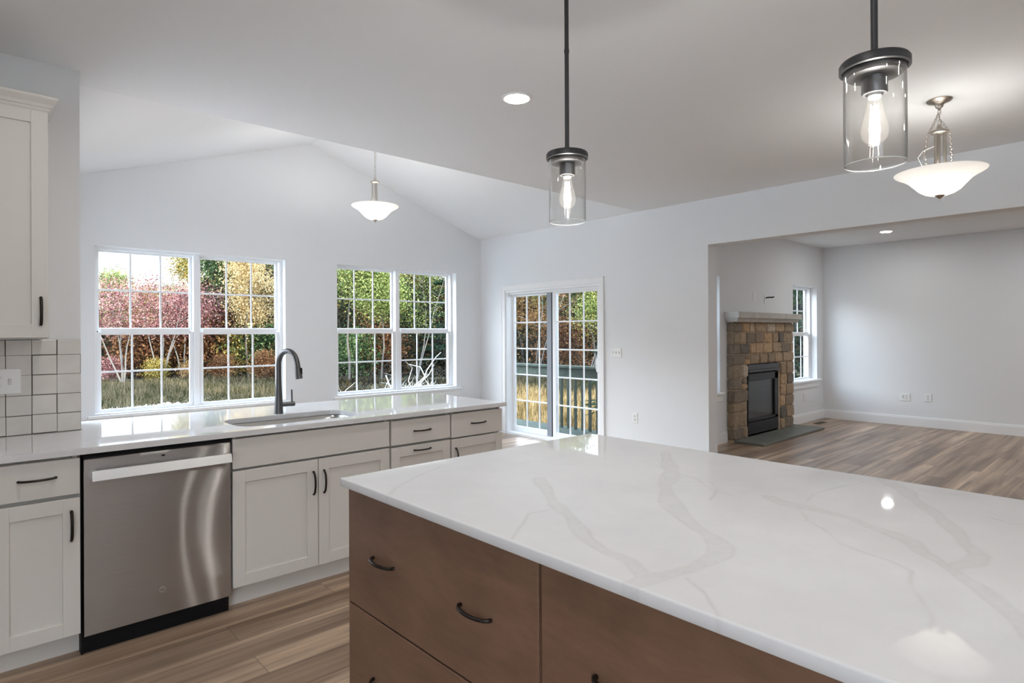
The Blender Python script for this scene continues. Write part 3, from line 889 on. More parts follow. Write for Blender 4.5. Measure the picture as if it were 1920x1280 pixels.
plate('wall_outlet', 'single white outlet low on the living room wall, farther from the fireplace', 'outlet', (XL, 2.357, .437), -PI/2, ['outlet'], w=.085)
plate('wall_outlet', 'small white outlet under the window right of the fireplace', 'outlet', (9.64, YFP, .40), 0, ['outlet'])
plate('wall_outlet', 'blank white plate above the stone mantel', 'outlet', (7.99, YFP, 1.885), 0, [], w=.075)
def cable_plate():
    r = plate('cable_plate', 'white cable plate with a short black cable above the mantel', 'plate', (8.33, YFP, 1.865), 0, [], w=.075)
    c = MB(); c.tube([(0, -.005, .02), (.005, -.05, .025), (.015, -.085, .022), (.03, -.11, .03)], .009, 8); obj('cable', c, M_BLACK, r)
cable_plate()
def floor_vent():
    r = thing('floor_vent', 'brown floor register below the window right of the fireplace', 'vent', (9.78, 3.62, 0))
    f = MB(); f.box(-.15, -.05, .0, .15, .05, .006, .002); obj('vent_frame', f, mat('register_brown', (.12, .075, .045), .5, .3), r)
    s_ = MB()
    for k in range(14): s_.box(-.13+k*.019, -.036, .0055, -.122+k*.019, .036, .0065)
    obj('slot', s_, M_SLOT, r)
floor_vent()

# ================================================================== ISLAND
IX, IY, IX2 = .953, 1.9033, 2.262
FX = .978
def island():
    for i, (y1, y0, lab) in enumerate(((1.884, .9775, 'stained wood island drawer unit at the sink end of the island'), (.9685, .062, 'stained wood island drawer unit nearer the viewer'))):
        w = y1-y0
        isl = base_cabinet('island_cabinet', lab, (FX, y1, 0), -PI/2, w, [
            dict(k='drawer', x0=.0, x1=w-.001, z0=.4955, z1=.880, h=[(.222, .685), (.678, .685)]),
            dict(k='drawer', x0=.0, x1=w-.001, z0=.112, z1=.4895, h=[(.222, .297), (.678, .297)])], m=M_WOOD, depth=.62, group='stained wood island drawer units')
        if i == 0:
            p = MB(); p.box(-.009, .003, .0, -.001, .62, .886); obj('end_panel', p, M_WOOD, isl)
island()
VEINS = [(0.022, [(1.438, 1.426), (1.369, 1.337), (1.252, 1.178), (1.179, 1.053), (1.101, 0.946), (1.067, 0.866), (1.05, 0.78), (1.013, 0.718)]),
 (0.026, [(2.123, 1.387), (1.859, 1.19), (1.629, 1.071), (1.475, 0.944), (1.386, 0.833), (1.327, 0.744), (1.287, 0.696), (1.217, 0.667), (1.124, 0.662), (1.043, 0.68), (0.95, 0.71)]),
 (0.020, [(1.76, .80), (1.719, 0.741), (1.733, 0.66), (1.715, 0.562), (1.668, 0.475), (1.633, 0.41), (1.562, 0.374), (1.517, 0.32), (1.481, 0.286), (1.412, 0.235), (1.343, 0.198), (1.283, 0.161), (1.1, .03)]),
 (0.022, [(2.28, .66), (2.161, 0.565), (2.019, 0.488), (1.923, 0.419), (1.801, 0.355), (1.687, 0.311), (1.631, 0.279), (1.562, 0.28), (1.512, 0.298)]),
 (0.003, [(1.7, 0.69), (1.61, 0.633), (1.578, 0.577), (1.498, 0.517), (1.469, 0.457), (1.456, 0.407), (1.421, 0.35), (1.364, 0.34), (1.268, 0.297), (1.208, 0.271), (1.163, 0.258)]),
 (0.003, [(2.156, 0.666), (2.052, 0.696), (1.91, 0.721), (1.798, 0.707)]),
 (0.004, [(1.905, 1.349), (1.895, 1.272), (1.825, 1.145), (1.804, 1.063), (1.719, 0.957), (1.703, 0.882)]),
 (0.003, [(1.069, 0.642), (1.029, 0.58), (0.975, 0.531), (.95, .51)]), (0.002, [(0.963, 1.054), (1.125, 1.17), (1.196, 1.153)]),
 (0.006, [(0.96, 1.60), (1.016, 1.65), (1.126, 1.722), (1.294, 1.803)]), (0.003, [(1.984, 0.322), (1.955, 0.278), (1.978, 0.241)]),
 (0.003, [(1.70, 1.12), (1.80, 1.01), (1.75, .95), (1.60, .90)])]
def island_top():
    x0, x1, y0, y1 = IX, IX2, .03, IY
    nx, ny = 300, 425
    xs = np.linspace(x0+.004, x1-.004, nx); ys = np.linspace(y0+.004, y1-.004, ny)
    GX, GY = np.meshgrid(xs, ys, indexing='ij')
    rng = np.random.RandomState(3)
    def wob(f, ph): return np.sin(GX*f+ph[0]+1.7*np.sin(GY*f*.7+ph[1]))*np.cos(GY*f*1.1+ph[2]+1.3*np.sin(GX*f*.8+ph[3]))
    dxw = sum(.012/k*wob(9*k, rng.rand(4)*6) for k in (1, 2, 4, 8)); dyw = sum(.012/k*wob(9*k, rng.rand(4)*6) for k in (1, 2, 4, 8))
    PX, PY = GX+dxw*.5, GY+dyw*.5
    V = np.zeros_like(GX)
    for w, pl in VEINS:
        D = np.full_like(GX, 9.)
        for (ax, ay), (bx, by) in zip(pl, pl[1:]):
            ux, uy = bx-ax, by-ay; t = np.clip(((PX-ax)*ux+(PY-ay)*uy)/(ux*ux+uy*uy), 0, 1)
            D = np.minimum(D, np.hypot(PX-ax-t*ux, PY-ay-t*uy))
        if w > .01:
            ww = w*(.85+.35*wob(14, (1, 2, 3, 4)))
            body = np.clip((ww-D)/.006+.5, 0, 1)*(.27+.08*wob(90, (2, 1, 0, 3)))
            edge = np.exp(-((D-ww)/.0045)**2)*.34*(.6+.4*wob(30, (0, 3, 1, 2)))
            V = np.maximum(V, body+edge)
        else:
            V = np.maximum(V, np.exp(-(D/max(w, .0045))**2)*.52*np.clip(.75+.5*wob(25, (w*900, 1, 2, 0)), 0, 1))
    V = np.clip(V, 0, 1)
    b = bmesh.new(); lay = b.verts.layers.float.new('vein')
    vs = [[None]*ny for _ in range(nx)]
    for i in range(nx):
        for k in range(ny):
            v = b.verts.new((xs[i], ys[k], CT)); v[lay] = float(V[i, k]); vs[i][k] = v
    for i in range(nx-1):
        for k in range(ny-1): b.faces.new((vs[i][k], vs[i+1][k], vs[i+1][k+1], vs[i][k+1]))
    # rounded edge and sides
    per = [(i, 0) for i in range(nx)] + [(nx-1, k) for k in range(1, ny)] + [(i, ny-1) for i in range(nx-2, -1, -1)] + [(0, k) for k in range(ny-2, 0, -1)]
    top = [vs[i][k] for i, k in per]
    cx, cy_ = (x0+x1)/2, (y0+y1)/2
    def ring(off, z):
        r = []
        for v, (i, k) in zip(top, per):
            ox = -off if i == 0 else (off if i == nx-1 else 0); oy = -off if k == 0 else (off if k == ny-1 else 0)
            if ox and oy: ox *= .6; oy *= .6
            q = b.verts.new((v.co.x+ox, v.co.y+oy, z)); q[lay] = v[lay]; r.append(q)
        return r
    prev = top
    for off, z in ((.0028, CT-.0012), (.004, CT-.004), (.004, CT-.024), (.003, CT-.027), (0, CT-.028)):
        cur = ring(off, z); n = len(cur)
        for a in range(n): b.faces.new((prev[a], prev[(a+1) % n], cur[(a+1) % n], cur[a]))
        prev = cur
    b.faces.new(prev)
    o = obj('island_worktop', b, M_QVEIN, smooth=True, angle=.9)
    tag(o, 'large white grey-veined quartz slab on top of the wood island', 'worktop')
island_top()

# ================================================================== LAMPS
def point(name, parent, loc, power, col=WARM, rad=.03):
    l = bpy.data.lights.new(name, 'POINT'); l.energy = power; l.color = col; l.shadow_soft_size = rad
    o = bpy.data.objects.new(name, l); COL.objects.link(o); o.parent = parent; o.location = loc; return o

PEND_W, BOWL_W, CAN_W = 6.2, 5.6, 6.5
def glass_pendant(label, x, y):
    r = thing('glass_pendant', label, 'pendant light', (x, y, 2.04), group='glass cylinder pendants over the island')
    c = MB(); c.lathe([(.06, H-2.04), (.06, H-2.04-.012), (.05, H-2.04-.022), (.012, H-2.04-.028)], 0, 0, 32, True, True); obj('canopy', c, M_ROD, r, smooth=True)
    d = MB(); d.tube([(0, 0, .0), (0, 0, H-2.04-.02)], .0078, 14); d.tube([(0, 0, .0), (0, 0, .022)], .0125, 14); d.tube([(0, 0, .36), (0, 0, .372)], .0092, 14); obj('rod', d, M_ROD, r, smooth=True, angle=.8)
    k = MB(); k.lathe([(.012, .006), (.060, .004), (.071, .002), (.0745, -.003), (.0745, -.019), (.070, -.021), (.068, -.014), (.012, -.013)], 0, 0, 48); obj('cap', k, M_ROD, r, smooth=True, angle=.7)
    i = MB(); i.lathe([(.0615, -.013), (.0615, -.028), (.058, -.033), (.03, -.037), (.024, -.038)], 0, 0, 40); obj('inner_plate', i, M_GUN, r, smooth=True, angle=.6)
    s_ = MB(); s_.lathe([(.0275, -.034), (.0275, -.074), (.0262, -.077), (.020, -.077), (.020, -.060)], 0, 0, 28); obj('socket', s_, M_GUN, r, smooth=True, angle=.7)
    g_ = MB(); g_.lathe([(.0655, -.018), (.0655, -.242), (.0648, -.2435), (.0635, -.242), (.0635, -.018)], 0, 0, 64); obj('glass_shade', g_, M_SHADE, r, smooth=True, angle=.7)
    rm = MB(); rm.torus((0, 0, -.2425), .0645, .0013, Matrix.Identity(3), 64, 6); obj('shade_rim', rm, M_RIM, r, smooth=True, label='polished lower rim of the glass')
    b = MB(); b.lathe([(.0135, -.070), (.014, -.086), (.017, -.100), (.0225, -.125), (.0285, -.150), (.0300, -.165), (.027, -.180), (.018, -.1905), (.004, -.195), (.0005, -.1952)], 0, 0, 32); bo = obj('bulb', b, M_BULB, r, smooth=True, angle=2)
    t = MB(); t.lathe([(.0142, -.060), (.0142, -.082), (.012, -.086)], 0, 0, 20, True, True); obj('bulb_collar', t, mat('bulb_collar', (.8, .8, .78), .3, .5) if 'bulb_collar' not in MATS else MATS['bulb_collar'], bo)
    f = MB()
    for a in range(4):
        q = PI/2*a+.4; f.tube([(.0075*math.cos(q), .0075*math.sin(q), -.100), (.0125*math.cos(q+.5), .0125*math.sin(q+.5), -.165)], .0009, 6)
    obj('filament', f, M_FIL, bo)
    point('pendant_glow', r, (0, 0, -.125), PEND_W, WARM, .012)
    return r
glass_pendant('glass cylinder pendant with lit bulb, farther one above the island tip', 1.60, 1.444)
glass_pendant('glass cylinder pendant with lit bulb, nearer one by the bowl light', 1.60, .466)

def chain(mb, p0, p1, n, R=.011, r=.0016, sag=0):
    p0, p1 = Vector(p0), Vector(p1)
    for k in range(n):
        t = (k+.5)/n; c = p0.lerp(p1, t); c.z -= sag*4*t*(1-t)
        d = (p1-p0).normalized()
        if sag: d = Vector((p1.x-p0.x, p1.y-p0.y, (p1.z-p0.z)-sag*4*(1-2*t))).normalized()
        q = d.to_track_quat('X', 'Z').to_matrix() @ Matrix.Rotation(PI/2*(k % 2), 3, 'X')
        mb.torus(c, R, r, q, 10, 5, sx=1.35, sy=.75)

def bowl_pendant(label, x, y, zrim, ztop, canopy_r=.066, slack=True, sloped=False, power=None):
    r = thing('bowl_pendant', label, 'pendant light', (x, y, zrim), group='frosted bowl pendants')
    T = ztop-zrim
    c = MB(); c.lathe([(.006, T-.062), (.010, T-.05), (.018, T-.045), (.022, T-.03), (.03, T-.022), (canopy_r-.008, T-.012), (canopy_r, T-.004), (canopy_r, T+(.03 if sloped else 0))], 0, 0, 36, True, True); obj('canopy', c, M_NICKEL, r, smooth=True, angle=.7)
    b = MB(); b.lathe([(.012, -.131), (.045, -.128), (.075, -.118), (.105, -.098), (.132, -.068), (.160, -.038), (.190, -.018), (.215, -.005), (.2285, .004), (.231, .008), (.2285, .010), (.213, .003), (.188, -.010), (.158, -.030), (.129, -.061), (.102, -.091), (.073, -.111), (.045, -.121), (.012, -.124)], 0, 0, 56); obj('glass_bowl', b, M_BOWL, r, smooth=True, angle=1.2)
    f = MB(); f.lathe([(.002, -.158), (.005, -.155), (.0035, -.150), (.010, -.145), (.018, -.138), (.026, -.130), (.027, -.126), (.004, -.124)], 0, 0, 24, True, True); obj('finial', f, M_NICKEL, r, smooth=True, angle=.8)
    s_ = MB(); zs = .245
    for k in range(3):
        a = 2*PI*k/3+.5; ca, sa = math.cos(a), math.sin(a)
        s_.tube([(.026*ca, .026*sa, zs), (.026*ca, .026*sa, .09), (.032*ca, .032*sa, .045), (.06*ca, .06*sa, .0), (.085*ca, .085*sa, -.035), (.09*ca, .09*sa, -.09)], [.0085, .0085, .008, .007, .005, .005], 8)
    s_.lathe([(.006, zs+.045), (.012, zs+.04), (.016, zs+.022), (.032, zs+.012), (.044, zs+.006), (.044, zs-.006), (.034, zs-.012)], 0, 0, 24, True, True)
    s_.tube([(0, 0, zs), (0, 0, -.125)], .005, 8)
    obj('stem', s_, M_NICKEL, r, smooth=True, angle=.8)
    h = MB(); z0 = zs+.045; L = T-.062-z0
    chain(h, (0, 0, z0), (0, 0, T-.060), max(3, int(L/.024)))
    if slack:
        chain(h, (.0, 0, T-.075), (-.055, .045, zs-.02), 10, R=.0095); chain(h, (-.058, .048, zs-.03), (-.072, .06, .10), 8, R=.0095); chain(h, (-.072, .06, .10), (-.045, .04, .0), 5, R=.0095)
        chain(h, (.0, 0, z0+.03), (.045, -.035, z0-.03), 4, R=.0095); chain(h, (.052, -.04, z0-.035), (.058, -.048, .10), 10, R=.0095); chain(h, (.058, -.048, .10), (.05, -.04, .0), 5, R=.0095)
    obj('chain', h, M_NICKEL, r, smooth=True)
    w = MB()
    if slack: w.tube([(-.03, .02, .16), (-.08, .065, .13), (-.105, .085, .09), (-.085, .07, .045), (-.03, .02, -.02)], .002, 6)
    else: w.tube([(.016, 0, zs), (.016, .0, T-.05)], .002, 6)
    obj('cord', w, M_PLATE, r)
    for k in range(3):
        a = 2*PI*k/3+1.5
        lb = MB(); lb.lathe([(.012, -.075), (.014, -.045), (.022, -.015), (.022, .0), (.010, .018), (.001, .02)], .07*math.cos(a), .07*math.sin(a), 14)
        obj('bulb', lb, M_BULBW, r, smooth=True, angle=2)
    point('bowl_glow', r, (0, 0, -.03 if sloped else -.075), power or BOWL_W, WARM, .05)
    return r
M_BULBW = emit('frosted_bulb', (1, .97, .93), 60)
bowl_pendant('frosted glass bowl pendant hanging from the vaulted ceiling', 3.061, 5.33, 2.668, ZR-.005, slack=False, sloped=True, power=23)
bowl_pendant('frosted glass bowl pendant with coiled chain over the dining side of the island', 4.276, .904, 2.335, H)

def downlight(label, x, y, power=CAN_W, r=.088, nm='recessed_light', col=(1, .97, .925)):
    t = thing(nm, label, 'recessed light', (x, y, H), group='recessed ceiling lights')
    a = MB(); a.lathe([(r, 0), (r-.002, -.006), (r-.012, -.008), (r-.02, -.003), (r-.022, 0)], 0, 0, 40); obj('trim_ring', a, M_TRIM, t, smooth=True)
    b = MB(); b.lathe([(r-.019, -.0035), (.001, -.0045)], 0, 0, 40); obj('lens', b, M_LENS, t)
    l = bpy.data.lights.new('downlight_beam', 'AREA'); l.shape = 'DISK'; l.size = .12; l.energy = power; l.color = col
    o = bpy.data.objects.new('downlight_beam', l); COL.objects.link(o); o.parent = t; o.location = (0, 0, -.012)
    o.visible_camera = True
    return t
downlight('round recessed light in the kitchen ceiling', 2.394, 2.551)
downlight('round recessed light in the living room ceiling', 9.308, 2.579, 8, col=(.95, .98, 1))
for i, (x, y) in enumerate(((.45, 2.45), (.45, .6), (.45, -1.5), (2.45, -1.5), (4.3, -1.2))):  # unseen lamps added to brighten the kitchen
    downlight('unseen recessed light added to brighten the kitchen', x, y, 4.5 if i == 0 else CAN_W)
for x, y in ((7.1, .5), (9.3, .3), (8.2, -1.6)):  # extra lamps out of view, added to light the living room
    downlight('unseen recessed light added to brighten the living room', x, y, 12.5, col=(.93, .97, 1))

# ================================================================== FIREPLACE
def fireplace():
    SXL, SXR, SY = 7.22, 9.03, 3.71
    r = thing('fireplace', 'stone fireplace with limestone mantel and black gas firebox', 'fireplace', (8.12, YFP, 0))
    FB = (7.60, 8.555, .03, .985)
    m = MB()
    slab_with_holes(m, 'y', SY+.013, YFP, SXL+.02, SXR-.02, .0, 1.54, [FB])
    obj('mortar', m, M_MORTAR, r, world=True)
    # stones
    b = bmesh.new(); lay = b.verts.layers.float.new('tint'); rnd = random.Random(11)
    def stone(x0, x1, z0, z1, tint, side=0):
        t = bmesh.new()
        y0 = SY-rnd.uniform(.0, .016); y1 = SY+.05 if not side else YFP-.002
        v = [t.verts.new((x, y, z)) for x in (x0, x1) for y in (y0, y1) for z in (z0, z1)]
        for f in ((0,1,3,2), (4,6,7,5), (0,4,5,1), (2,3,7,6), (0,2,6,4), (1,5,7,3)): t.faces.new([v[i] for i in f])
        for vv in t.verts:
            vv.co.x += rnd.uniform(-.005, .004); vv.co.z += rnd.uniform(-.004, .004)
        bmesh.ops.recalc_face_normals(t, faces=t.faces)
        bmesh.ops.bevel(t, geom=list(t.edges), offset=min(.013, (x1-x0)*.2, (z1-z0)*.2), segments=3, affect='EDGES')
        bmesh.ops.subdivide_edges(t, edges=[e for e in t.edges if e.calc_length() > .05], cuts=3, use_grid_fill=True)
        for vv in t.verts:
            n = mnoise.noise(vv.co*14+Vector((tint*50, 0, 0)))*.006
            vv.co.y += n; vv.co.x += mnoise.noise(vv.co*11)*.004; vv.co.z += mnoise.noise(vv.co*12+Vector((5, 5, 5)))*.004
        me = bpy.data.meshes.new('t'); t.to_mesh(me); t.free()
        n0 = len(b.verts); b.from_mesh(me); bpy.data.meshes.remove(me)
        b.verts.ensure_lookup_table()
        for vv in b.verts[n0:]: vv[lay] = tint
    gap = .007
    def run(x0, x1, z0, z1, wmin, wmax, ltone, rtone):
        x = x0
        while x < x1-.01:
            w = rnd.uniform(wmin, wmax)
            if x1-(x+w) < wmin*.8: w = x1-x
            first, last = x <= SXL+.05, x+w >= SXR-.05
            tint = rnd.choice([.02, .18, .3, .38, .45, .52, .58, .64, .72, .85, .95, 1.0])
            if first: tint = rnd.choice([.05, .15, .28, .35, .4])
            if last: tint = rnd.choice([.1, .2, .3, .38, .45])
            zc = z1-gap
            if w < .16 and rnd.random() < .3 and z1-z0 > .13 and not first and not last:
                zm = z0+(z1-z0)*rnd.uniform(.4, .6)
                stone(x+gap/2, x+w-gap/2, z0, zm-gap, rnd.random()); stone(x+gap/2, x+w-gap/2, zm, zc, tint)
            else: stone(x+gap/2, x+w-gap/2, z0, zc, tint, side=1 if (first or last) else 0)
            x += w
    # side columns
    z = .03
    for h in (.155, .19, .125, .165, .15, .17):
        a, bb_ = SXL, FB[0]+rnd.uniform(-.02, .012)
        k = rnd.choice([0, .62, .5, .7])
        if k == 0: run(a, bb_, z, z+h, .3, .5, 0, 0)
        else:
            xm = a+(bb_-a)*k; run(a, xm, z, z+h, .2, .5, 0, 0); run(xm, bb_, z, z+h, .1, .4, 0, 0)
        z += h
    z = .03
    for h in (.15, .175, .15, .155, .15, .175):
        a, bb_ = FB[1]+.025, SXR
        xm = a+(bb_-a)*rnd.choice([.35, .5, .42]); run(a, xm, z, z+h, .1, .4, 0, 0); run(xm, bb_, z, z+h, .1, .5, 0, 0)
        z += h
    z = .985
    for h in (.135, .14, .145, .13):
        run(SXL, SXR, z, z+h, .13, .34, 0, 0); z += h
    so = obj('stone_surround', b, M_STONE, r, smooth=True, world=True, angle=1.0)
    # mantel
    k = MB(); MX0, MX1 = 7.15, 9.065
    for (o_, z0, z1) in ((0, 1.585, 1.662), (.028, 1.565, 1.587), (.045, 1.537, 1.567)):
        k.box(MX0+o_, 3.597+o_, z0, MX1-o_, YFP-.001, z1, .004)
    obj('mantel', k, M_LIME, r, world=True)
    # hearth slab
    h = MB(); h.box(7.25, 3.34, .001, 9.19, YFP-.001, .03, .004); obj('hearth_slab', h, M_SLATE, r, world=True)
    # firebox insert
    fy = SY+.03
    fb = MB(); x0, x1 = 7.605, 8.552
    fb.box(x0, fy+.01, .035, x0+.02, fy+.06, .98); fb.box(x1-.02, fy+.01, .035, x1, fy+.06, .98)
    fb.box(x0, fy+.05, .035, x1, fy+.06, .98)
    fo = obj('firebox', fb, M_RUB, r, world=True)
    def sub(nm, mb, m):
        o = obj(nm, mb, m, fo); o.data.transform(Matrix.Translation(-r.location)); return o
    t = MB(); t.box(x0+.004, fy-.03, .905, x1-.004, fy+.05, .975, .004); t.box(x0+.004, fy-.045, .87, x1-.004, fy+.05, .906, .006); sub('hood', t, M_HOOD)
    t = MB(); t.box(x0+.02, fy-.02, .05, x1-.005, fy+.04, .205, .004); sub('lower_panel', t, M_RUB)
    t = MB()
    t.box(x0+.025, fy-.02, .215, x0+.05, fy+.03, .845, .004); t.box(x1-.12, fy-.02, .215, x1-.01, fy+.03, .845, .004)
    t.box(x0+.025, fy-.02, .215, x1-.01, fy+.03, .25, .004); t.box(x0+.025, fy-.02, .755, x1-.01, fy+.03, .845, .004)
    t.box(x0+.02, fy-.03, .845, x1-.005, fy+.03, .855, .003); sub('glass_frame', t, M_RUB)
    t = MB(); t.box(x0+.05, fy+.012, .25, x1-.12, fy+.016, .755); sub('mesh_curtain', t, M_SCREEN)
    t = MB(); t.box(x0+.05, fy, .25, x1-.12, fy+.004, .755); sub('glass', t, M_PANE)
fireplace()

# ================================================================== OUTDOORS
g = MB(); g.box(-40, 7.1, GZ-.2, 110, 140, GZ); g.box(10.7, -10, GZ-.2, 110, 7.1, GZ); g.box(-40, -40, GZ-.2, 110, -10, GZ)
struct('ground', g, M_GROUND)
# unseen pale slab added beside the house to bounce skylight indoors
g = MB(); g.box(-14, -12, GZ, -2.45, 14, GZ+.95); g.box(-2.45, 4.1, GZ, .25, 14, GZ+.95)
struct('path', g, mat('bounce_slab_pale', (.75, .75, .74), .9, spec=.1))
# deck
def deck():
    d = thing('deck', 'grey-green wooden deck outside the patio door', 'deck', (6.4, 5.5, GZ))
    p = MB()
    for k in range(9): p.box(XD+.24+k*.14, 4.02, -.11, XD+.24+k*.14+.134, 8.35, -.08, .003)
    obj('deck_board', p, M_DECK, d, world=True)
    j = MB(); j.box(6.985, 4.02, -.33, 7.025, 8.35, -.112); j.box(XD+.24, 8.33, -.33, 7.0, 8.37, -.112); obj('rim_joist', j, M_DECK, d, world=True)
    for y in (4.1, 8.28):
        q = MB(); q.box(6.90, y-.045, GZ, 6.99, y+.045, -.112); obj('deck_post', q, M_DECK, d, world=True)
    r = thing('deck_railing', 'grey-green wooden deck railing with square balusters', 'railing', (7.0, 6.0, -.08))
    t = MB(); t.box(6.93, 4.05, .862, 7.075, 8.3, .898, .004); t.box(6.985, 4.05, .80, 7.02, 8.3, .862); obj('handrail', t, M_DECK, r, world=True)
    t = MB(); t.box(6.985, 4.05, .71, 7.02, 8.3, .80); obj('sub_rail', t, M_DECK, r, world=True)
    y = 4.30
    for k in range(17):
        y = 4.28+k*.1455
        if y > 6.55: break
        q = MB(); q.box(6.985, y-.019, -.30, 7.02, y+.019, .712, .002); obj('baluster', q, M_DECK, r, world=True)
    for y in (4.1, 8.28):
        q = MB(); q.box(6.93, y-.045, -.079, 7.02, y+.045, .862); obj('rail_post', q, M_DECK, r, world=True)
deck()

# meadow grass blades
def polar(px_tan, d):
    """direction tangent relative to view axis -> world xy at axial depth d"""
    c, s_ = math.cos(YAW), math.sin(YAW)
    return (d*(px_tan*c+s_), d*(-px_tan*s_+c))
def raw_mesh(name, verts, faces_n, m, parent=None, attr=None):
    me = bpy.data.meshes.new(name); nv = len(verts); nf = nv//faces_n
    me.vertices.add(nv); me.vertices.foreach_set('co', np.asarray(verts, dtype=np.float32).ravel())
    me.loops.add(nv); me.loops.foreach_set('vertex_index', np.arange(nv, dtype=np.int32))
    me.polygons.add(nf); me.polygons.foreach_set('loop_start', np.arange(0, nv, faces_n, dtype=np.int32)); me.polygons.foreach_set('loop_total', np.full(nf, faces_n, dtype=np.int32))
    me.update(calc_edges=True); me.materials.append(m)
    o = bpy.data.objects.new(name, me); COL.objects.link(o)
    if parent is not None: o.parent = parent
    return o
def grass(name, seed, n, t0, t1, d0, d1, hs, m, label):
    rng = np.random.RandomState(seed)
    t = rng.uniform(t0, t1, n); d = d0+(d1-d0)*rng.rand(n)**.8
    c, s_ = math.cos(YAW), math.sin(YAW)
    x = d*(t*c+s_); y = d*(-t*s_+c)
    h = rng.uniform(.22, .62, n)*hs*(.7+.5*np.sin(x*.7)*np.cos(y*.5)); w = rng.uniform(.012, .03, n); a = rng.rand(n)*PI
    lx, ly = rng.normal(0, .12, n), rng.normal(0, .12, n)
    V = np.zeros((n, 3, 3))
    V[:, 0] = np.stack([x-w*np.cos(a), y-w*np.sin(a), np.full(n, GZ)], 1); V[:, 1] = np.stack([x+w*np.cos(a), y+w*np.sin(a), np.full(n, GZ)], 1)
    V[:, 2] = np.stack([x+lx, y+ly, GZ+h], 1)
    o = raw_mesh(name, V.reshape(-1, 3), 3, m)
    tag(o, label, 'grass', kind='stuff')
grass('meadow_grass', 5, 30000, -.80, -.34, 13, 34, 1.0, M_GRASS, 'olive meadow grass between the wide windows and the trees')
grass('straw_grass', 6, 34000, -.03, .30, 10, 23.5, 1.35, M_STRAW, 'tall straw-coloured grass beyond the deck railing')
grass('meadow_grass', 7, 26000, -.04, .32, 22, 34, .9, M_GRASS, 'darker grass at the woodland edge beyond the straw grass')
grass('meadow_grass', 8, 12000, -.335, -.05, 18, 34, .5, LEAF['dark'], 'dark scrubby grass outside the right wide window')
def gravel():
    g = MB(); rnd = random.Random(2)
    cx, cy_ = polar(-.635, 21.0)
    for k in range(160):
        a = rnd.gauss(0, 1.3); b_ = rnd.gauss(0, .28)
        x = cx+a*math.cos(.1)*1.0; y = cy_+b_
        s_ = rnd.uniform(.05, .14)
        g.lathe([(.001, GZ), (s_, GZ+.01), (s_*.8, GZ+s_*.9), (.001, GZ+s_*1.2)], x, y, 6)
    tag(obj('gravel', g, M_GRAVEL), 'pale heap of white gravel in the grass below the left window', 'gravel', kind='stuff')
gravel()

# ---- trees
def tree_geo(rng, height, spread, base, n_leaf, leaf, multi=1, flat=.8, low=.3):
    """branch tubes (MB) + leaf quads (array) for one broadleaf tree with its foot at the origin"""
    mb = MB(); tips = []
    for s_ in range(multi):
        a = rng.uniform(0, 2*PI); lean = (.10 if multi == 1 else .30)
        p = Vector((.12*math.cos(a)*(multi > 1), .12*math.sin(a)*(multi > 1), 0)); pts = [p.copy()]; rad = [base]
        dirv = Vector((math.cos(a)*lean*rng.uniform(.3, 1), math.sin(a)*lean*rng.uniform(.3, 1), 1)).normalized()
        nseg = 7
        for k in range(nseg):
            dirv = (dirv+Vector((rng.normal(0, .10), rng.normal(0, .10), .05))).normalized()
            p = p+dirv*height*.88/nseg; pts.append(p.copy()); rad.append(base*(1-.8*(k+1)/nseg))
            if (k+1)/nseg > low:
                for _ in range(2):
                    b = rng.uniform(0, 2*PI); L = spread*rng.uniform(.45, 1)*(1.15-.6*(k+1)/nseg)
                    q = p+Vector((math.cos(b)*L*.5, math.sin(b)*L*.5, L*.32)); e = p+Vector((math.cos(b)*L, math.sin(b)*L, L*.5))
                    mb.tube([p, q, e], [base*.35, base*.22, base*.08], 4, caps=False); tips += [e, q]
        tips.append(p); mb.tube(pts, rad, 7, caps=False)
    tips = np.array([list(t) for t in tips])
    idx = rng.randint(0, len(tips), n_leaf)
    c = tips[idx]+rng.normal(0, 1, (n_leaf, 3))*np.array([spread*.26, spread*.26, spread*.26*flat])
    u = rng.normal(0, 1, (n_leaf, 3)); u /= np.linalg.norm(u, axis=1)[:, None]
    v = np.cross(u, rng.normal(0, 1, (n_leaf, 3))); v /= np.linalg.norm(v, axis=1)[:, None]
    s_ = leaf*rng.uniform(.6, 1.3, n_leaf)[:, None]
    Q = np.stack([c-u*s_, c+v*s_*.6, c+u*s_, c-v*s_*.6], 1)
    return mb, Q.reshape(-1, 3)
def pine_geo(rng, height, spread, n_leaf, leaf):
    mb = MB(); mb.tube([(0, 0, 0), (0, 0, height*.97)], [.11, .02], 7, caps=False)
    z = rng.uniform(.12, 1, n_leaf)**.8; r = spread*(1.02-z)*np.sqrt(rng.uniform(.1, 1, n_leaf)); a = rng.rand(n_leaf)*2*PI
    layer = np.floor(z*14)/14
    c = np.stack([r*np.cos(a), r*np.sin(a), height*(layer+.02)-r*.25+rng.normal(0, .05, n_leaf)], 1)
    u = np.stack([np.cos(a), np.sin(a), np.full(n_leaf, -.3)], 1)+rng.normal(0, .3, (n_leaf, 3)); v = rng.normal(0, 1, (n_leaf, 3)); v /= np.linalg.norm(v, axis=1)[:, None]
    s_ = leaf*rng.uniform(.7, 1.3, n_leaf)[:, None]
    Q = np.stack([c-u*s_, c+v*s_*.35, c+u*s_, c-v*s_*.35], 1)
    return mb, Q.reshape(-1, 3)

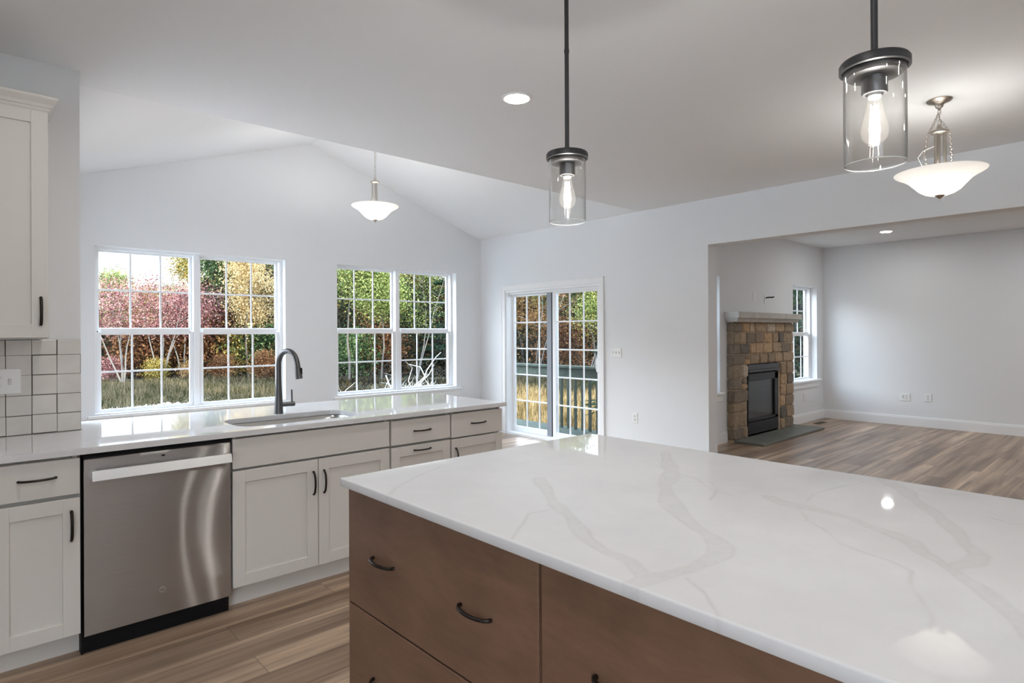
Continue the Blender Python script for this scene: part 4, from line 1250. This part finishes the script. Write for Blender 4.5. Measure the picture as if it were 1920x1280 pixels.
TREE_PROTO = {}
def tree_proto(key):
    if key in TREE_PROTO: return TREE_PROTO[key]
    rng = np.random.RandomState(sum(ord(c) for c in key)*7+3)
    if key == 'multi':  g_, q = tree_geo(rng, 5.6, 2.1, .050, 6500, .048, multi=4, low=.56, flat=.6)
    elif key == 'tall': g_, q = tree_geo(rng, 10.0, 2.0, .08, 13000, .062, low=.42)
    elif key == 'tallb': g_, q = tree_geo(rng, 11.0, 2.5, .09, 14000, .066, low=.45)
    elif key == 'round': g_, q = tree_geo(rng, 7.0, 1.9, .06, 11000, .055, low=.45)
    elif key == 'bare': g_, q = tree_geo(rng, 8.0, 1.8, .040, 3000, .045, multi=2, low=.3)
    elif key == 'bush': g_, q = tree_geo(rng, 1.5, .9, .02, 3500, .045, multi=4, low=.1)
    else: g_, q = pine_geo(rng, 8.5, 2.1, 11000, .10)
    tm = bpy.data.meshes.new('trunk'); g_.bm.to_mesh(tm); g_.bm.free(); tm.materials.append(M_BARK); tm.shade_smooth()
    lo = raw_mesh('crown', q, 4, LEAF['green']); lm = lo.data; bpy.data.objects.remove(lo)
    TREE_PROTO[key] = (tm, lm); return TREE_PROTO[key]
def tree(kind, leaf, px, d, scale, rot, label, bark=M_BARK, z=GZ):
    t_ = (px-960)/1128.74; x, y = polar(t_, d)
    tm, lm = tree_proto(kind)
    nm = {'pine': 'conifer_tree', 'bush': 'shrub', 'bare': 'bare_tree'}.get(kind, 'autumn_tree' if leaf not in ('green', 'lime', 'pine') else 'broadleaf_tree')
    r = thing(nm, label, 'shrub' if kind == 'bush' else 'tree', (x, y, z), rot, 'trees at the edge of the meadow')
    r.scale = (scale, scale, scale)
    for n_, me, m in (('trunk', tm, bark), ('crown', lm, LEAF[leaf])):
        o = bpy.data.objects.new(n_, me); COL.objects.link(o); o.parent = r
        o.material_slots[0].link = 'OBJECT'; o.material_slots[0].material = m
    return r
TREES = [
 # seen through the left wide window
 ('multi', 'red', 232, 33, 1.00, .3, 'pink-red multi-stemmed tree at the left of the wide left window'),
 ('multi', 'red', 300, 34, 1.00, 2.1, 'pink-red tree with white forked trunk in the middle of the left window'),
 ('multi', 'red', 345, 35, .95, 4.0, 'pink-red tree just left of the window mullion'),
 ('round', 'lime', 205, 44, 1.05, 1.0, 'yellow-green tree rising behind the red tree at far left'),
 ('bare', 'rust', 375, 40, .80, 1.7, 'thin bare-branched tree behind the left window mullion'),
 ('round', 'green', 410, 38, 1.30, .5, 'green tree at the left of the second left-window sash'),
 ('tall', 'yellow', 420, 46, .98, 2.2, 'tall yellow tree behind the green tree'),
 ('tall', 'cream', 466, 36, .86, 3.3, 'tall pale gold tree in the middle of the second sash'),
 ('tall', 'cream', 512, 38, .88, .9, 'tall pale gold tree beside the faucet'),
 ('round', 'rust', 430, 38, .62, 5.2, 'rust-coloured low tree under the pale gold tree'),
 ('round', 'yellow', 268, 40, .84, 2.0, 'yellow tree glimpsed behind the pink-red crowns'),
 ('round', 'lime', 222, 42, .86, 4.0, 'lime tree glimpsed behind the leftmost pink-red crown'),
 ('round', 'green', 318, 46, .92, 3.0, 'green tree top showing above the pink-red crowns'),
 ('round', 'cream', 352, 39, .80, 5.5, 'pale gold tree just left of the left window mullion'),
 ('round', 'rust', 345, 37, .75, .1, 'rust-brown low tree behind the forked white trunk'),
 ('bush', 'yellow', 290, 33.5, .75, .4, 'golden bush at the foot of the white-trunked tree'),
 ('bush', 'orange', 355, 33.5, .7, 1.4, 'orange bush at the woodland edge by the left mullion'),
 ('bush', 'red', 205, 33.5, .8, 2.4, 'small pink bush at the far left woodland edge'),
 ('bush', 'rust', 420, 34, .85, 3.4, 'rust bush low in the second left sash'),
 ('bush', 'rust', 500, 34, 1.0, 4.4, 'rust bush behind the faucet neck'),
 ('tallb', 'green', 560, 46, .95, 1.2, 'green tree hidden between the two wide windows'),
 ('bush', 'rust', 250, 36, 2.0, .7, 'rust understory sapling between the white trunks at far left'),
 ('bush', 'rust', 330, 36.5, 2.2, 1.9, 'rust understory sapling under the middle pink-red crown'),
 ('bush', 'orange', 300, 38, 1.9, 2.8, 'orange understory sapling behind the forked white trunk'),
 ('bush', 'yellow', 455, 37, 1.7, 3.7, 'golden understory sapling in the lower second sash'),
 ('bush', 'rust', 395, 37, 2.2, 4.1, 'rust understory sapling right of the left window mullion'),
 ('bush', 'green', 510, 37, 2.0, 5.1, 'green understory sapling beside the faucet spout'),
 ('bush', 'rust', 490, 39, 2.3, 5.9, 'tall rust understory sapling beside the faucet spout'),
 ('round', 'green', 384, 40, .85, 1.3, 'small green tree in the first pane of the second sash'),
 # right wide window
 ('round', 'lime', 655, 33, 1.25, .2, 'bright lime tree at the left of the right wide window'),
 ('tallb', 'lime', 640, 42, .95, 2.9, 'tall lime tree behind the bright lime tree'),
 ('bare', 'orange', 688, 36, 1.15, 3.0, 'bare white-branched tree in the middle of the first right sash'),
 ('tall', 'yellow', 720, 42, 1.00, 4.4, 'tall yellow tree left of the right mullion'),
 ('round', 'lime', 715, 34, 1.05, 5.0, 'lime green tree with low crown left of the right mullion'),
 ('tall', 'green', 760, 38, .95, .8, 'green tree right of the right window mullion'),
 ('tallb', 'lime', 795, 44, .90, 1.8, 'tall yellow-green tree in the last right sash'),
 ('bare', 'lime', 780, 35, 1.00, 2.6, 'slender white-stemmed tree in the last right sash'),
 ('tall', 'rust', 830, 43, .90, 3.9, 'reddish tree at the right edge of the right window'),
 ('pine', 'pine', 838, 37, 1.05, .4, 'dark conifer at the right edge of the right window'),
 ('pine', 'pine', 880, 40, 1.10, 1.4, 'dark conifer hidden behind the room corner'),
 ('bush', 'green', 660, 35, 1.7, .9, 'dark green understory sapling in the first right sash'),
 ('bush', 'rust', 715, 36, 1.8, 2.3, 'rust understory sapling by the right window mullion'),
 ('bush', 'rust', 1060, 34, 2.0, 4.9, 'rust understory sapling in the right patio door panel'),
 ('tallb', 'green', 583, 17, 1.0, 2.0, 'near green tree hidden by the wall between the wide windows'),  # this and the next two are added unseen to block window skylight
 ('pine', 'pine', 1245, 13.2, 1.0, 2.2, 'near dark conifer hidden behind the patio door wall'),
 ('pine', 'pine', 1300, 14.5, 1.1, 3.6, 'second near dark conifer hidden behind the patio door wall'),
 # patio door
 ('tall', 'orange', 985, 38, .85, 2.0, 'orange tree at the left of the patio door'),
 ('tall', 'yellow', 1015, 40, .92, 5.0, 'golden tree left of the patio door stile'),
 ('bare', 'rust', 1005, 33, 1.00, .7, 'bare rust tree left of the patio door stile'),
 ('tallb', 'rust', 1052, 42, .85, 3.5, 'rust tree right of the patio door stile'),
 ('round', 'green', 1080, 36, 1.30, 4.2, 'green tree in the right patio door panel'),
 ('pine', 'pine', 1100, 40, 1.05, 5.5, 'tall dark conifer in the right patio door panel'),
 ('tall', 'lime', 1118, 33, .90, .6, 'yellow-green tree at the right edge of the patio door'),
 ('bare', 'yellow', 1100, 31, .90, 1.6, 'pale-stemmed tree at the right edge of the patio door'),
 ('tall', 'orange', 950, 44, .95, 2.6, 'orange tree behind the left door jamb'),
 # living room window
 ('pine', 'pine', 1478, 17, 1.0, 2.5, 'dark conifer outside the living room window'),
 ('tall', 'green', 1522, 19, .9, 3.5, 'green tree outside the living room window'),
 ('pine', 'pine', 1560, 18, 1.1, .5, 'second dark conifer outside the living room window'),
 ('tall', 'green', 1420, 18, .9, 4.5, 'green tree hidden behind the chimney breast'),
]
for t_ in TREES:
    tree(*t_[:6], t_[6], bark=M_BARKD if t_[0] not in ('multi', 'bare') else M_BARK)

# dense woodland behind the first trees, shade painted into its leaves
def woodland():
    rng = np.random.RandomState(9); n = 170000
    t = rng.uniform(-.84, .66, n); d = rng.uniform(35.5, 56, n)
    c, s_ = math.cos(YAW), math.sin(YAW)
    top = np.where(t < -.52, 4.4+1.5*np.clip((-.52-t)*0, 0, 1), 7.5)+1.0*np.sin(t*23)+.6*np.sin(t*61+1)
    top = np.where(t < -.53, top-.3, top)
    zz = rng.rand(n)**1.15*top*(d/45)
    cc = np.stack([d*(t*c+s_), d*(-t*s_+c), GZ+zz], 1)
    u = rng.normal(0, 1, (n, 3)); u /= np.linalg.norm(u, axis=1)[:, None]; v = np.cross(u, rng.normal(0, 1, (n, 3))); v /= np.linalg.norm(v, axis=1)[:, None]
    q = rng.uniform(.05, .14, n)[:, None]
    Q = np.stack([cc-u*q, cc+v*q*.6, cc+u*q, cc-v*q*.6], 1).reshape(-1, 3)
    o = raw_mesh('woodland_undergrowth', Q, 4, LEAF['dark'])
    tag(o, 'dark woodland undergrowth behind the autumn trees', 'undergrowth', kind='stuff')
woodland()
g = MB()
for k in range(60):
    rnd = random.Random(k); t_ = -.84+1.5*k/59; x, y = polar(t_, 60); x2, y2 = polar(t_+.0256, 60)
    h0 = 5.0+1.2*math.sin(t_*9) if t_ < -.5 else 8.5+1.4*math.sin(t_*11)
    g.prism([(0, 0), (1, 0), (1, 1), (0, 1)], 'z', 0, 0.01) if False else None
    g.tube([(x, y, GZ), (x, y, GZ+h0*.6), (x, y, GZ+h0)], [2.6, 2.4, .9], 10)
struct('hill', g, LEAF['pine'], smooth=True)

def brush_pile():
    r = thing('brush_pile', 'pile of bleached white dead branches outside the right window', 'branches', (*polar(-.168, 24.5), GZ))
    rnd = random.Random(8); b = MB()
    for k in range(64):
        a = rnd.uniform(0, 2*PI); x, y = rnd.gauss(-.1, 1.0), rnd.gauss(0, .4)
        L = rnd.uniform(.5, 1.6); up = rnd.uniform(.1, .7)
        p = Vector((x, y, .05)); pts = [p]; d = Vector((math.cos(a), math.sin(a)*.5, up)).normalized()
        for s_ in range(5):
            d = (d+Vector((rnd.gauss(0, .3), rnd.gauss(0, .3), rnd.gauss(0, .25)))).normalized(); p = p+d*L/5
            if p.z < .03: p.z = .03
            pts.append(p)
        R = rnd.uniform(.008, .020); b.tube(pts, [R, R*.9, R*.75, R*.6, R*.4, R*.15], 5)
        q = pts[2]; b.tube([q, q+Vector((rnd.gauss(0, .2), rnd.gauss(0, .15), rnd.uniform(.1, .35)))], [R*.6, R*.15], 4)
    # large forked root
    for pts in ([(0, 0, .05), (.0, 0, .3), (-.10, 0, .55), (.05, 0, .95), (-.2, 0, 1.15)], [(0, 0, .1), (.35, 0, .45), (.75, .1, .7), (.95, .1, 1.0)], [(.5, .05, .55), (.6, 0, .85), (.95, 0, 1.25), (1.15, 0, 1.4)], [(-.9, 0, .75), (-.75, 0, .4), (-.6, 0, .2), (-.35, 0, .2)], [(.55, 0, .6), (.35, 0, .95), (-.05, 0, 1.05)]):
        b.tube([Vector(p)*1.3 for p in pts], [.027, .022, .017, .011, .006][:len(pts)], 6)
    obj('branch', b, M_DEAD, r)
brush_pile()

# light portals help the renderer find the windows
def portal(x, y, z, w, h, rot):
    l = bpy.data.lights.new('window_daylight', 'AREA'); l.shape = 'RECTANGLE'; l.size = w; l.size_y = h; l.cycles.is_portal = True
    o = bpy.data.objects.new('window_daylight', l); COL.objects.link(o); o.location = (x, y, z); o.rotation_euler = rot
for a in (W1, W2, WL1, WL2):
    yy = YW+.23 if a in (W1, W2) else YFP+.21
    portal((a[0]+a[1])/2, yy, (a[2]+a[3])/2, a[1]-a[0], a[3]-a[2], (-PI/2, 0, 0))
portal(XD+.2, (DOOR[0]+DOOR[1])/2, 1.0, DOOR[1]-DOOR[0], 2.0, (PI/2, 0, PI/2))
for a in KW: portal(-2.42, (a[0]+a[1])/2, (a[2]+a[3])/2, a[1]-a[0], a[3]-a[2], (PI/2, 0, -PI/2))
portal(XW-.17, (DLW[0]+DLW[1])/2, (DLW[2]+DLW[3])/2, DLW[1]-DLW[0], DLW[3]-DLW[2], (PI/2, 0, -PI/2))
